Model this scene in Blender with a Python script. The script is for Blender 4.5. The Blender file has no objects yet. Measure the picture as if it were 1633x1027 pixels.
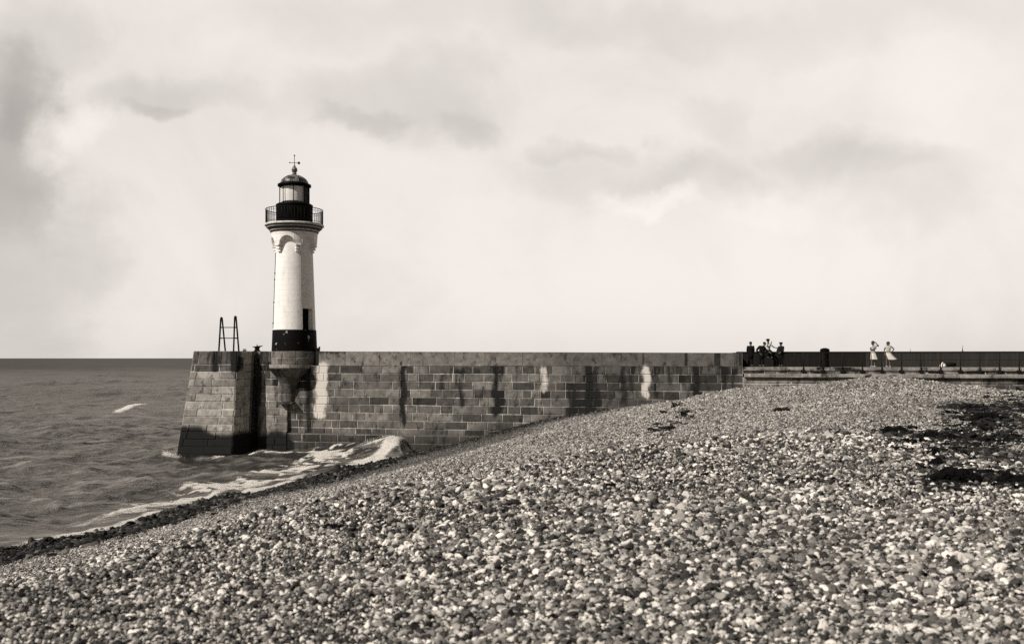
import bpy, bmesh, math, random
import numpy as np
from mathutils import Vector, Matrix

rng = np.random.default_rng(7)
random.seed(7)
scene = bpy.context.scene
COL = scene.collection
R = math.radians

# ------------------------------------------------------------------ camera constants
F, CX, HY, H = 1500.0, 816.5, 571.0, 7.25     # metres; eye height above the sea


def W(px, py, Y):
    """point seen at photo pixel (px,py) at depth Y"""
    return Vector(((px - CX) / F * Y, Y, H - (py - HY) / F * Y))


# ------------------------------------------------------------------ numpy noise
def _hash(ix, iy, seed):
    n = (ix.astype(np.int64) * 374761393 + iy.astype(np.int64) * 668265263 + seed * 982451653) & 0x7fffffff
    n = ((n ^ (n >> 13)) * 1274126177) & 0x7fffffff
    return ((n ^ (n >> 16)) & 0xffff) / 65535.0


def vnoise(x, y, seed=0):
    x = np.asarray(x, float); y = np.asarray(y, float)
    ix, iy = np.floor(x), np.floor(y)
    fx, fy = x - ix, y - iy
    fx = fx * fx * (3 - 2 * fx); fy = fy * fy * (3 - 2 * fy)
    a = _hash(ix, iy, seed); b = _hash(ix + 1, iy, seed)
    c = _hash(ix, iy + 1, seed); d = _hash(ix + 1, iy + 1, seed)
    return (a * (1 - fx) + b * fx) * (1 - fy) + (c * (1 - fx) + d * fx) * fy


def fbm(x, y, octaves=4, seed=0):
    s, a, t = 0, .5, 0
    for k in range(octaves):
        s = s + a * vnoise(x * 2 ** k + 17.3 * k, y * 2 ** k - 9.1 * k, seed + k)
        t += a; a *= .5
    return s / t


def sstep(a, b, x):
    t = np.clip((np.asarray(x, float) - a) / (b - a), 0, 1)
    return t * t * (3 - 2 * t)


# ------------------------------------------------------------------ node helper
class NT:
    def __init__(self, tree):
        self.t = tree; self.n = tree.nodes; self.l = tree.links

    def new(self, typ, **kw):
        nd = self.n.new(typ)
        for k, v in kw.items():
            setattr(nd, k, v)
        return nd

    def put(self, sock, v):
        if isinstance(v, bpy.types.NodeSocket):
            self.l.new(v, sock)
        else:
            sock.default_value = v

    def math(self, op, a, b=0.0, c=0.0, clamp=False):
        nd = self.new('ShaderNodeMath', operation=op, use_clamp=clamp)
        self.put(nd.inputs[0], a); self.put(nd.inputs[1], b); self.put(nd.inputs[2], c)
        return nd.outputs[0]

    def ramp(self, v, lo, hi, a=0.0, b=1.0, smooth=True):
        nd = self.new('ShaderNodeMapRange', interpolation_type='SMOOTHSTEP' if smooth else 'LINEAR')
        nd.clamp = True
        self.put(nd.inputs[0], v)
        for k, x in zip((1, 2, 3, 4), (lo, hi, a, b)):
            self.put(nd.inputs[k], x)
        return nd.outputs[0]

    def mix(self, f, a, b):                                   # float mix
        nd = self.new('ShaderNodeMix', data_type='FLOAT')
        self.put(nd.inputs[0], f); self.put(nd.inputs[2], a); self.put(nd.inputs[3], b)
        return nd.outputs[0]

    def noise(self, scale, detail=4, rough=.55, vec=None, dist=0.0, dim='3D'):
        nd = self.new('ShaderNodeTexNoise', noise_dimensions=dim)
        nd.inputs['Scale'].default_value = scale; nd.inputs['Detail'].default_value = detail
        nd.inputs['Roughness'].default_value = rough; nd.inputs['Distortion'].default_value = dist
        if vec is not None:
            self.l.new(vec, nd.inputs['Vector'])
        return nd.outputs['Fac']

    def coord(self, out='Object'):
        return self.new('ShaderNodeTexCoord').outputs[out]

    def mapping(self, vec, scale=(1, 1, 1), loc=(0, 0, 0), rot=(0, 0, 0)):
        nd = self.new('ShaderNodeMapping')
        self.l.new(vec, nd.inputs[0])
        nd.inputs[1].default_value = loc; nd.inputs[2].default_value = rot; nd.inputs[3].default_value = scale
        return nd.outputs[0]

    def attr(self, name, typ='GEOMETRY'):
        nd = self.new('ShaderNodeAttribute', attribute_type=typ)
        nd.attribute_name = name
        return nd.outputs['Fac']

    def tint(self, v, warm=(1.0, .925, .83)):
        """grey value -> warm photographic grey"""
        nd = self.new('ShaderNodeCombineColor')
        for k in range(3):
            self.put(nd.inputs[k], self.math('MULTIPLY', v, warm[k]))
        return nd.outputs[0]

    def bump(self, h, strength=.5, dist=.02):
        nd = self.new('ShaderNodeBump')
        nd.inputs['Strength'].default_value = strength; nd.inputs['Distance'].default_value = dist
        self.put(nd.inputs['Height'], h)
        return nd.outputs[0]


def new_mat(name, rough=.8, spec=.3):
    m = bpy.data.materials.new(name)
    m.use_nodes = True
    g = NT(m.node_tree)
    p = g.n['Principled BSDF']
    p.inputs['Roughness'].default_value = rough
    p.inputs['Specular IOR Level'].default_value = spec
    return m, g, p


def simple_mat(name, v, rough=.7, var=.25, scale=6, spec=.3, bump=.0, metal=0.0, bscale=None):
    m, g, p = new_mat(name, rough, spec)
    n = g.noise(scale, 5, .6, g.coord())
    g.put(p.inputs['Base Color'], g.tint(g.mix(n, v * (1 - var), v * (1 + var))))
    p.inputs['Metallic'].default_value = metal
    if bump:
        g.put(p.inputs['Normal'], g.bump(g.noise(bscale or scale * 4, 4, .6, g.coord()), .5, bump))
    return m


MAT = {}
MAT['black_paint'] = None
MAT['iron'] = simple_mat('dark iron', .012, .6, .4, 14, bump=.004, spec=.08)
MAT['black_coat'] = simple_mat('black painted metal', .0035, .6, .4, 5, bump=.003, spec=.05)
MAT['pale_metal'] = simple_mat('pale weathered paint', .55, .6, .2, 10, bump=.003)
MAT['dark_cloth'] = simple_mat('dark cloth', .006, .95, .3, 12, spec=.1)
MAT['brown_cloth'] = simple_mat('deep brown cloth', .010, .95, .3, 12, spec=.1)
MAT['pale_cloth'] = simple_mat('pale cloth', .62, .95, .1, 12, spec=.1)
MAT['grey_cloth'] = simple_mat('pale grey cloth', .48, .95, .25, 18, spec=.1)
MAT['skin'] = simple_mat('tanned skin', .10, .6, .1, 8, spec=.3)
MAT['shaded_skin'] = simple_mat('shaded skin', .06, .6, .1, 8, spec=.3)  # dark tone paints in the shade on the seated figure's skin
MAT['hair'] = simple_mat('dark hair', .012, .6, .3, 30, spec=.3)
MAT['shoe'] = simple_mat('dark shoe leather', .015, .5, .2, 8)
MAT['sail'] = simple_mat('grey sailcloth', .10, .9, .15, 2)
MAT['hull'] = simple_mat('dark hull paint', .03, .5, .2, 2)
MAT['driftwood'] = simple_mat('dark driftwood', .010, .9, .5, 9, bump=.02, spec=.1)
MAT['weed'] = simple_mat('black seaweed', .005, .8, .6, 14, bump=.03, spec=.06)
MAT['white_float'] = simple_mat('white float paint', .85, .5, .06, 5)


# ------------------------------------------------------------------ mesh builder
class MB:
    def __init__(self):
        self.v = []; self.f = []; self.a = {}; self.smooth = []

    def add(self, verts, faces, smooth=False, **attrs):
        o = len(self.v)
        self.v.extend(tuple(p) for p in verts)
        self.f.extend(tuple(i + o for i in f) for f in faces)
        self.smooth.extend([smooth] * len(faces))
        for k in set(self.a) | set(attrs):
            L = self.a.setdefault(k, [0.0] * o)
            val = attrs.get(k, 0.0)
            L.extend(list(val) if hasattr(val, '__len__') else [val] * len(verts))
        return o

    def grid(self, P, nu, nv, smooth=False, close_u=False, flip=False, **attrs):
        """P: list of nu*nv points (u fastest)"""
        fs = []
        for j in range(nv - 1):
            for i in range(nu if close_u else nu - 1):
                a = j * nu + i; b = j * nu + (i + 1) % nu
                q = (a, b, b + nu, a + nu)
                fs.append(q[::-1] if flip else q)
        return self.add(P, fs, smooth, **attrs)

    def box(self, c, size, rotz=0.0, bevel=0.0, axes=None, **attrs):
        sx, sy, sz = (s / 2 for s in size)
        b = min(bevel, sx * .9, sy * .9, sz * .9)
        vs, fs = [], []
        if b <= 0:
            for z in (-sz, sz):
                for y in (-sy, sy):
                    for x in (-sx, sx):
                        vs.append((x, y, z))
            fs = [(0, 2, 3, 1), (4, 5, 7, 6), (0, 1, 5, 4), (2, 6, 7, 3), (0, 4, 6, 2), (1, 3, 7, 5)]
        else:
            # bevelled box: three verts per corner
            idx = {}
            for x in (-1, 1):
                for y in (-1, 1):
                    for z in (-1, 1):
                        for k in range(3):
                            p = [x * (sx - b), y * (sy - b), z * (sz - b)]
                            p[k] = (x, y, z)[k] * (sx, sy, sz)[k]
                            idx[x, y, z, k] = len(vs); vs.append(tuple(p))
            for k in range(3):
                for s in (-1, 1):
                    o = [q for q in range(3) if q != k]
                    loop = []
                    for a, c2 in ((-1, -1), (1, -1), (1, 1), (-1, 1)):
                        key = [0, 0, 0]; key[k] = s; key[o[0]] = a; key[o[1]] = c2
                        loop.append(idx[key[0], key[1], key[2], k])
                    fs.append(tuple(loop) if (s > 0) == (k != 1) else tuple(loop[::-1]))
            for k in range(3):
                o = [q for q in range(3) if q != k]
                for a in (-1, 1):
                    for c2 in (-1, 1):
                        ks = []
                        for s in (-1, 1):
                            key = [0, 0, 0]; key[k] = s; key[o[0]] = a; key[o[1]] = c2
                            ks.append((idx[key[0], key[1], key[2], o[0]], idx[key[0], key[1], key[2], o[1]]))
                        fs.append((ks[0][0], ks[1][0], ks[1][1], ks[0][1]))
            for x in (-1, 1):
                for y in (-1, 1):
                    for z in (-1, 1):
                        fs.append(tuple(idx[x, y, z, k] for k in range(3)))
        if axes is not None:
            ex, ey, ez = axes
            vs = [Vector(c) + ex * x + ey * y + ez * z for x, y, z in vs]
        else:
            m = Matrix.Rotation(rotz, 3, 'Z')
            vs = [Vector(c) + m @ Vector(v) for v in vs]
        return self.add(vs, fs, False, **attrs)

    def lathe(self, prof, c, n=48, a0=0.0, a1=2 * math.pi, smooth=True, cap=False, basis=None, **attrs):
        cx, cy = c[0], c[1]; z0 = c[2] if len(c) > 2 else 0
        full = abs(a1 - a0 - 2 * math.pi) < 1e-6
        nu = n if full else n + 1
        P = []
        for r, z in prof:
            for i in range(nu):
                a = a0 + (a1 - a0) * i / n
                if basis:
                    d = basis(a)
                    P.append((cx + r * d[0], cy + r * d[1], z0 + z))
                else:
                    P.append((cx + r * math.cos(a), cy + r * math.sin(a), z0 + z))
        o = self.grid(P, nu, len(prof), smooth, close_u=full, **attrs)
        if cap:
            top = o + (len(prof) - 1) * nu
            self.f.append(tuple(range(top, top + nu))); self.smooth.append(False)
        return o

    def tube(self, pts, r, n=8, cap=True, smooth=True, **attrs):
        pts = [Vector(p) for p in pts]
        rs = r if hasattr(r, '__len__') else [r] * len(pts)
        P = []
        for i, p in enumerate(pts):
            d = (pts[min(i + 1, len(pts) - 1)] - pts[max(i - 1, 0)]).normalized()
            u = d.cross(Vector((0, 0, 1)))
            if u.length < 1e-3:
                u = d.cross(Vector((0, 1, 0)))
            u.normalize(); w = d.cross(u)
            for k in range(n):
                a = 2 * math.pi * k / n
                P.append(p + (u * math.cos(a) + w * math.sin(a)) * rs[i])
        o = self.grid(P, n, len(pts), smooth, close_u=True, **attrs)
        if cap:
            self.f.append(tuple(range(o, o + n))); self.smooth.append(False)
            e = o + (len(pts) - 1) * n
            self.f.append(tuple(range(e, e + n))[::-1]); self.smooth.append(False)
        return o

    def ball(self, c, r, n=16, m=10, **attrs):
        rx, ry, rz = r if hasattr(r, '__len__') else (r, r, r)
        P = []
        for j in range(m + 1):
            t = math.pi * j / m
            for i in range(n):
                a = 2 * math.pi * i / n
                P.append((c[0] + rx * math.sin(t) * math.cos(a), c[1] + ry * math.sin(t) * math.sin(a), c[2] - rz * math.cos(t)))
        return self.grid(P, n, m + 1, True, close_u=True, **attrs)

    def build(self, name, mat, parent=None, origin=None):
        me = bpy.data.meshes.new(name)
        vs = self.v
        if origin is not None:
            o = Vector(origin)
            vs = [(p[0] - o.x, p[1] - o.y, p[2] - o.z) for p in vs]
        me.from_pydata([tuple(p) for p in vs], [], self.f)
        me.polygons.foreach_set('use_smooth', self.smooth)
        for k, L in self.a.items():
            at = me.attributes.new(k, 'FLOAT', 'POINT')
            at.data.foreach_set('value', np.asarray(L, np.float32))
        me.update()
        bm = bmesh.new(); bm.from_mesh(me)
        bmesh.ops.recalc_face_normals(bm, faces=bm.faces)
        bm.to_mesh(me); bm.free()
        ob = bpy.data.objects.new(name, me)
        COL.objects.link(ob)
        if mat is not None:
            me.materials.append(mat)
        if parent is not None:
            ob.parent = parent
        elif origin is not None:
            ob.location = origin
        return ob


def grid_mesh(name, X, Y, Z, mat, attrs=None):
    nv, nu = X.shape
    me = bpy.data.meshes.new(name)
    co = np.stack([X, Y, Z], -1).reshape(-1, 3).astype(np.float32)
    i = np.arange(nv * nu).reshape(nv, nu)
    q = np.stack([i[:-1, :-1], i[:-1, 1:], i[1:, 1:], i[1:, :-1]], -1).reshape(-1, 4)
    me.vertices.add(len(co)); me.vertices.foreach_set('co', co.ravel())
    me.loops.add(q.size); me.loops.foreach_set('vertex_index', q.ravel().astype(np.int32))
    me.polygons.add(len(q))
    me.polygons.foreach_set('loop_start', np.arange(0, q.size, 4, dtype=np.int32))
    me.polygons.foreach_set('loop_total', np.full(len(q), 4, np.int32))
    me.update(calc_edges=True)
    me.polygons.foreach_set('use_smooth', np.ones(len(q), bool))
    for k, v in (attrs or {}).items():
        at = me.attributes.new(k, 'FLOAT', 'POINT')
        at.data.foreach_set('value', v.ravel().astype(np.float32))
    ob = bpy.data.objects.new(name, me)
    COL.objects.link(ob)
    me.materials.append(mat)
    return ob


def thing(name, label, cat, loc=(0, 0, 0), rotz=0.0, group=None):
    o = bpy.data.objects.new(name, None)
    COL.objects.link(o)
    o.location = loc; o.rotation_euler = (0, 0, rotz)
    o['label'] = label; o['category'] = cat
    if group:
        o['group'] = group
    return o


def tag(o, label, cat, group=None, kind=None):
    o['label'] = label; o['category'] = cat
    if group: o['group'] = group
    if kind: o['kind'] = kind
    return o


# ================================================================== light, sky, camera
SUN_EL, SUN_AZ = R(40), R(236)              # azimuth clockwise from +Y
sdir = Vector((math.sin(SUN_AZ) * math.cos(SUN_EL), math.cos(SUN_AZ) * math.cos(SUN_EL), math.sin(SUN_EL)))
sl = bpy.data.lights.new('sun', 'SUN')
sl.energy = 5.0; sl.angle = R(.6); sl.color = (1.0, .955, .895)
so = bpy.data.objects.new('sun', sl); COL.objects.link(so)
so.rotation_euler = (-sdir).to_track_quat('-Z', 'Y').to_euler()
so.location = sdir * 60

world = bpy.data.worlds.new('World'); scene.world = world
world.use_nodes = True
g = NT(world.node_tree)
bg = g.n['Background']
sky = g.new('ShaderNodeTexSky', sky_type='NISHITA')
sky.sun_disc = False; sky.sun_elevation = SUN_EL; sky.sun_rotation = SUN_AZ
sky.air_density = 1.0; sky.dust_density = 2.2; sky.ozone_density = 1.0; sky.altitude = 0
bw = g.new('ShaderNodeRGBToBW'); g.l.new(sky.outputs[0], bw.inputs[0])
lum = bw.outputs[0]
vec = g.coord('Generated')
sep = g.new('ShaderNodeSeparateXYZ'); g.l.new(vec, sep.inputs[0])
# even out the clear-sky gradient: a thin bright overcast veil over the sea
veil = g.mix(.72, lum, 8.2)
# soft grey cloud patches, by direction: (azimuth tan, elevation tan, width, height, depth)
dy = g.math('MAXIMUM', sep.outputs[1], .05)
u = g.math('DIVIDE', sep.outputs[0], dy)
v = g.math('DIVIDE', sep.outputs[2], dy)
cv = g.new('ShaderNodeCombineXYZ'); g.put(cv.inputs[0], u); g.put(cv.inputs[1], v)
wn = g.new('ShaderNodeTexNoise'); wn.inputs['Scale'].default_value = 6.5; wn.inputs['Detail'].default_value = 6
wn.inputs['Roughness'].default_value = .58
g.l.new(cv.outputs[0], wn.inputs['Vector'])
wsep = g.new('ShaderNodeSeparateColor'); g.l.new(wn.outputs['Color'], wsep.inputs[0])
uw = g.math('ADD', u, g.math('MULTIPLY', g.math('SUBTRACT', wsep.outputs[0], .5), .26))
vw = g.math('ADD', v, g.math('MULTIPLY', g.math('SUBTRACT', wsep.outputs[1], .5), .15))
shade = None
CL = [(10, 230, 100, 130, .20), (0, 420, 140, 300, .24), (20, 120, 70, 70, .16), (290, 160, 120, 42, .17), (300, 190, 60, 16, .12),
      (640, 165, 170, 70, .20), (560, 200, 70, 22, .14), (950, 290, 120, 50, .13), (1110, 300, 100, 42, .14), (1190, 265, 160, 40, .07), (1120, 185, 80, 40, .10),
      (920, 235, 60, 18, .12), (1450, 300, 130, 60, .11), (1350, 250, 120, 30, .09), (1300, 40, 380, 45, .08), (760, 30, 420, 40, .07), (60, 40, 110, 60, .16),
      (740, 200, 60, 30, .1), (420, 60, 200, 30, -.03), (130, 205, 70, 34, -.14), (1030, 338, 55, 20, -.12), (1450, 120, 160, 60, -.06), (1250, 330, 170, 30, -.05), (1460, 210, 150, 30, -.02)]
for (px, py, wx, wy, dep) in CL:
    a = g.math('DIVIDE', g.math('SUBTRACT', uw, (px - CX) / F), wx / F)
    b = g.math('DIVIDE', g.math('SUBTRACT', vw, -(py - HY) / F), wy / F)
    r2 = g.math('ADD', g.math('MULTIPLY', a, a), g.math('MULTIPLY', b, b))
    e = g.ramp(r2, 2.1, .0, 0.0, dep * .80)
    shade = e if shade is None else g.math('ADD', shade, e)
wisp = g.ramp(g.noise(3.2, 7, .6, cv.outputs[0], .4), .38, .72, 0.0, .12)
shade = g.math('ADD', shade, wisp)
front = g.ramp(sep.outputs[1], .05, .3)
lumc = g.math('MULTIPLY', veil, g.math('SUBTRACT', 1.0, g.math('MULTIPLY', shade, front)))
# sky dimmed behind the camera and overhead to cut the fill light
thin = g.ramp(sep.outputs[2], .40, .80, 1.0, .26)
back = g.ramp(sep.outputs[1], .0, .76, .24, 1.0)
lumc = g.math('MULTIPLY', lumc, g.math('MULTIPLY', thin, back))
g.put(bg.inputs['Color'], g.tint(lumc, (1.0, .936, .880)))
bg.inputs['Strength'].default_value = .131

cam = bpy.data.cameras.new('camera')
co = bpy.data.objects.new('camera', cam); COL.objects.link(co)
cam.sensor_width = 36; cam.lens = 36 * F / 1633
cam.shift_y = (HY - 513.5) / 1633
cam.clip_start = .1; cam.clip_end = 60000
co.location = (0, 0, H); co.rotation_euler = (R(90), 0, 0)
cam.dof.use_dof = True; cam.dof.focus_distance = 62; cam.dof.aperture_fstop = 2.5
scene.camera = co
scene.view_settings.view_transform = 'Standard'
scene.view_settings.look = 'None'
scene.view_settings.exposure = 0
scene.view_settings.gamma = 1
scene.render.engine = 'CYCLES'
scene.cycles.use_denoising = False
scene.cycles.max_bounces = 6
scene.cycles.sample_clamp_indirect = 4
scene.cycles.transparent_max_bounces = 8

# ================================================================== terrain
N2 = np.array([.953, -.304]); S0 = np.array([-18.85, 34.6])


def perp(X, Y):
    return (X - S0[0]) * N2[0] + (Y - S0[1]) * N2[1]


def tps_fit(P, z, lam=.02):
    P = np.asarray(P, float); n = len(P)
    d = np.linalg.norm(P[:, None] - P[None], axis=-1)
    K = np.where(d > 0, d * d * np.log(np.maximum(d, 1e-9)), 0) + np.eye(n) * lam
    A = np.zeros((n + 3, n + 3)); A[:n, :n] = K
    A[:n, n] = 1; A[:n, n + 1:] = P; A[n, :n] = 1; A[n + 1:, :n] = P.T
    w = np.linalg.solve(A, np.concatenate([z, np.zeros(3)]))

    def f(X, Y):
        X = np.asarray(X, float); Y = np.asarray(Y, float)
        out = w[n] + w[n + 1] * X + w[n + 2] * Y
        for k in range(n):
            r2 = (X - P[k, 0]) ** 2 + (Y - P[k, 1]) ** 2
            out = out + w[k] * .5 * r2 * np.log(np.maximum(r2, 1e-12))
        return out
    return f


ctl = []


def cp(px, py, Y):
    p = W(px, py, Y); ctl.append((p.x, p.y, p.z))


for (px, py, Y) in [(860, 672, 68.4), (960, 655, 67.4), (1060, 642, 66.6), (1100, 637, 64.5), (1140, 628, 60), (1180, 622, 57), (1280, 617, 52), (1340, 612, 49),
                    (1400, 606, 46), (1460, 609, 45.5), (1520, 617, 46), (1570, 623, 47), (1640, 627, 48), (1000, 690, 34), (1200, 680, 33), (1200, 655, 43), (1300, 640, 42),
                    (1400, 645, 37), (1500, 650, 36), (1633, 655, 36), (1100, 662, 46), (1400, 670, 30), (1550, 675, 29), (1633, 690, 27), (700, 756, 32), (500, 795, 21),
                    (250, 870, 15.5), (60, 925, 12.5), (900, 712, 33), (860, 681, 62), (860, 691, 54), (860, 704, 43), (1000, 656, 62), (1000, 664, 54), (1000, 674, 45), (750, 711, 62), (750, 724, 50), (750, 739, 38), (640, 744, 57), (640, 756, 45), (930, 668, 60), (930, 682, 48)]:
    cp(px, py, Y)
for (X, Y) in [(-19.6, 32.2), (-22, 25), (-25, 15), (-14.5, 42.8), (-11.8, 56), (-8.05, 68.4), (-7.2, 71), (-18, 70), (-30, 40), (-40, 20), (-30, 0)]:
    ctl.append((X, Y, .215 * perp(X, Y)))
for (X, Y, z) in [(16, 66, 4.4), (24, 60, 4.6), (20, 56, 5.1), (34, 50, 5.2), (34, 60, 4.6), (45, 45, 5.3), (60, 50, 5.3), (60, 30, 5.5), (35, 30, 5.4), (40, 15, 5.5),
                  (10, 60, 4.3), (0, 10, 5.3), (10, 10, 5.4), (20, 20, 5.4), (0, -8, 5.6), (-10, 12, 3.6)]:
    ctl.append((X, Y, z))
for tq in (-16, -8, 0, 8, 16, 22, 27):
    blend = min(1.0, max(0.0, (33 - tq) / 12))
    for pq, zq in ((1, .10), (3, .38), (6, .92), (9, 1.62), (12, 2.42), (15, 3.25)):
        zz_ = zq * blend + (.215 * pq) * (1 - blend)
        ctl.append((S0[0] + .304 * tq + N2[0] * pq, S0[1] + .953 * tq + N2[1] * pq, zz_))
ctl = np.array(ctl)
fB = tps_fit(ctl[:, :2], ctl[:, 2], .25)

# upper shingle terrace on which the photographer stands
tc = []
CREST = [(-260, 985, 1.80), (0, 938, 1.83), (130, 915, 1.86), (250, 880, 1.88), (370, 838, 1.90), (500, 801, 1.90), (620, 785, 1.93), (740, 768, 1.93), (870, 738, 1.9), (1000, 712, 1.87), (1120, 703, 1.86),
         (1200, 695, 1.84), (1320, 690, 1.86), (1440, 700, 1.85), (1560, 715, 1.83), (1700, 730, 1.82)]
crest = []
for (px, py, dz) in CREST:
    Y = dz * F / (py - HY)
    X = (px - CX) / F * Y
    crest.append((X, Y)); tc.append((X, Y, H - dz))
for (px, dz) in [(-300, 1.68), (0, 1.68), (400, 1.65), (816, 1.64), (1200, 1.62), (1633, 1.60), (2000, 1.6)]:
    Y = dz * F / 456; tc.append(((px - CX) / F * Y, Y, H - dz))
for (X, Y, z) in [(-6, -2, 5.6), (0, -2, 5.64), (8, -2, 5.66), (0, 9, 5.5), (6, 12, 5.52), (4, 16, 5.46)]:
    tc.append((X, Y, z))
tc = np.array(tc)
fT = tps_fit(tc[:, :2], tc[:, 2], .3)
crest = [(-9, -12), (-8.5, -3)] + crest + [(40, 20), (60, 18), (60, -12)]
CR = np.array(crest)


def inside_dist(X, Y):
    """signed distance to the terrace outline: >0 outside"""
    X = np.asarray(X, float); Y = np.asarray(Y, float)
    d2 = np.full(X.shape, 1e9); ins = np.zeros(X.shape, bool)
    n = len(CR)
    for i in range(n):
        ax, ay = CR[i]; bx, by = CR[(i + 1) % n]
        ex, ey = bx - ax, by - ay
        t = np.clip(((X - ax) * ex + (Y - ay) * ey) / (ex * ex + ey * ey), 0, 1)
        d2 = np.minimum(d2, (X - ax - t * ex) ** 2 + (Y - ay - t * ey) ** 2)
        if abs(ey) > 1e-9:
            c = ((ay > Y) != (by > Y)) & (X < ex * (Y - ay) / ey + ax)
            ins ^= c
    d = np.sqrt(d2)
    return np.where(ins, -d, d)


def ground(X, Y):
    X = np.asarray(X, float); Y = np.asarray(Y, float)
    b = fB(X, Y)
    b = np.minimum(b, 6.4 - .8 * np.exp(-np.maximum(6.4 - b, -3)) * 0)
    dd = inside_dist(X, Y) + .5 * (fbm(X * .5, Y * .5, 3, 5) - .5)
    t = fT(X, Y)
    t_out = t - .50 * np.maximum(dd, 0)
    z = np.where(dd < 0, t, np.maximum(np.minimum(b, t - .02 - .05 * dd * (dd < 1.0)), t_out))
    z = np.where(dd > 6, b, z)
    k = sstep(2.5, 6, dd)
    z = np.where(dd > 2.5, (1 - k) * z + k * b, z)
    pp = perp(X, Y)
    bumps = (fbm(X * .22, Y * .22, 4, 11) - .5) * (.10 + .26 * sstep(17, 24, pp)) * sstep(2, 8, pp) * sstep(4, 14, np.hypot(X, Y))
    small = (fbm(X * 1.3, Y * 1.3, 3, 31) - .5) * (.04 + .10 * sstep(18, 23, pp))
    return z + bumps * sstep(.5, 5, np.abs(dd)) + small


gx = np.arange(-48, 82.01, .25); gy = np.arange(-14, 78.01, .25)
GX, GY = np.meshgrid(gx, gy)
GZ = ground(GX, GY)
WET = sstep(4.2, 2.0, perp(GX, GY) + 1.2 * (fbm(GX * .6, GY * .6, 3, 3) - .5))


def tgz(X, Y):
    """bilinear look-up in the ground sheet"""
    fx = np.clip((np.asarray(X, float) - gx[0]) / .25, 0, len(gx) - 1.001); fy = np.clip((np.asarray(Y, float) - gy[0]) / .25, 0, len(gy) - 1.001)
    i = fx.astype(int); j = fy.astype(int); a = fx - i; b = fy - j
    return (GZ[j, i] * (1 - a) + GZ[j, i + 1] * a) * (1 - b) + (GZ[j + 1, i] * (1 - a) + GZ[j + 1, i + 1] * a) * b


m, g, p = new_mat('packed shingle', .9, .2)
vo = g.new('ShaderNodeTexVoronoi'); vo.inputs['Scale'].default_value = 15; g.l.new(g.coord(), vo.inputs['Vector'])
sc_ = g.new('ShaderNodeSeparateColor'); g.l.new(vo.outputs['Color'], sc_.inputs[0])
tone = g.ramp(sc_.outputs[0], 0, 1, .008, .10, False)
tone = g.mix(g.attr('wet'), tone, .018)
g.put(p.inputs['Base Color'], g.tint(tone))
g.put(p.inputs['Normal'], g.bump(vo.outputs['Distance'], .9, .03))
beach = grid_mesh('beach', GX, GY, GZ, m, {'wet': WET})
tag(beach, 'sloping grey shingle beach running down to the sea', 'beach', kind='structure')

# ------------------------------------------------------------------ pebbles (uncountable)
pm, g, p = new_mat('flint pebble', .75, .25)
tn = g.attr('tone', 'INSTANCER')
n1 = g.noise(26, 4, .6, g.coord())
g.put(p.inputs['Base Color'], g.tint(g.math('MULTIPLY', tn, g.mix(n1, .72, 1.24)), (1.0, .93, .845)))
g.put(p.inputs['Normal'], g.bump(g.noise(45, 3, .6, g.coord()), .25, .01))

wm, g, p = new_mat('wet weed and stone', .6, .15)
tn = g.attr('tone', 'INSTANCER')
g.put(p.inputs['Base Color'], g.tint(tn, (1.0, .94, .85)))


def pebble_group(mat, nvar=7, subdiv=3, rough=.46):
    ng = bpy.data.node_groups.new('scatter', 'GeometryNodeTree')
    ng.interface.new_socket('Geometry', in_out='INPUT', socket_type='NodeSocketGeometry')
    ng.interface.new_socket('Geometry', in_out='OUTPUT', socket_type='NodeSocketGeometry')
    t = NT(ng)
    gi = t.new('NodeGroupInput'); go = t.new('NodeGroupOutput')
    g2i = t.new('GeometryNodeGeometryToInstance')
    for k in range(nvar):
        ico = t.new('GeometryNodeMeshIcoSphere'); ico.inputs['Radius'].default_value = .5; ico.inputs['Subdivisions'].default_value = subdiv
        pos = t.new('GeometryNodeInputPosition')
        add = t.new('ShaderNodeVectorMath', operation='ADD'); t.l.new(pos.outputs[0], add.inputs[0]); add.inputs[1].default_value = (7.3 * k, 3.1 * k, -5.7 * k)
        no = t.new('ShaderNodeTexNoise'); no.inputs['Scale'].default_value = 1.5; no.inputs['Detail'].default_value = 1.5
        t.l.new(add.outputs[0], no.inputs['Vector'])
        sub = t.new('ShaderNodeVectorMath', operation='SUBTRACT'); t.l.new(no.outputs['Color'], sub.inputs[0]); sub.inputs[1].default_value = (.5, .5, .5)
        sc = t.new('ShaderNodeVectorMath', operation='SCALE'); t.l.new(sub.outputs[0], sc.inputs[0]); sc.inputs['Scale'].default_value = rough * 2.4
        sp = t.new('GeometryNodeSetPosition'); t.l.new(ico.outputs[0], sp.inputs[0]); t.l.new(sc.outputs[0], sp.inputs['Offset'])
        ss = t.new('GeometryNodeSetShadeSmooth'); t.l.new(sp.outputs[0], ss.inputs[0])
        sm = t.new('GeometryNodeSetMaterial'); t.l.new(ss.outputs[0], sm.inputs[0]); sm.inputs['Material'].default_value = mat
        t.l.new(sm.outputs[0], g2i.inputs[0])
    iop = t.new('GeometryNodeInstanceOnPoints')
    m2p = t.new('GeometryNodeMeshToPoints'); t.l.new(gi.outputs[0], m2p.inputs[0])
    t.l.new(m2p.outputs[0], iop.inputs['Points']); t.l.new(g2i.outputs[0], iop.inputs['Instance'])
    iop.inputs['Pick Instance'].default_value = True

    def na(name, typ):
        nd = t.new('GeometryNodeInputNamedAttribute', data_type=typ); nd.inputs['Name'].default_value = name
        return nd.outputs[0]
    t.l.new(na('variant', 'INT'), iop.inputs['Instance Index'])
    t.l.new(na('rot', 'FLOAT_VECTOR'), iop.inputs['Rotation'])
    t.l.new(na('size', 'FLOAT_VECTOR'), iop.inputs['Scale'])
    t.l.new(iop.outputs[0], go.inputs[0])
    return ng


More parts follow.
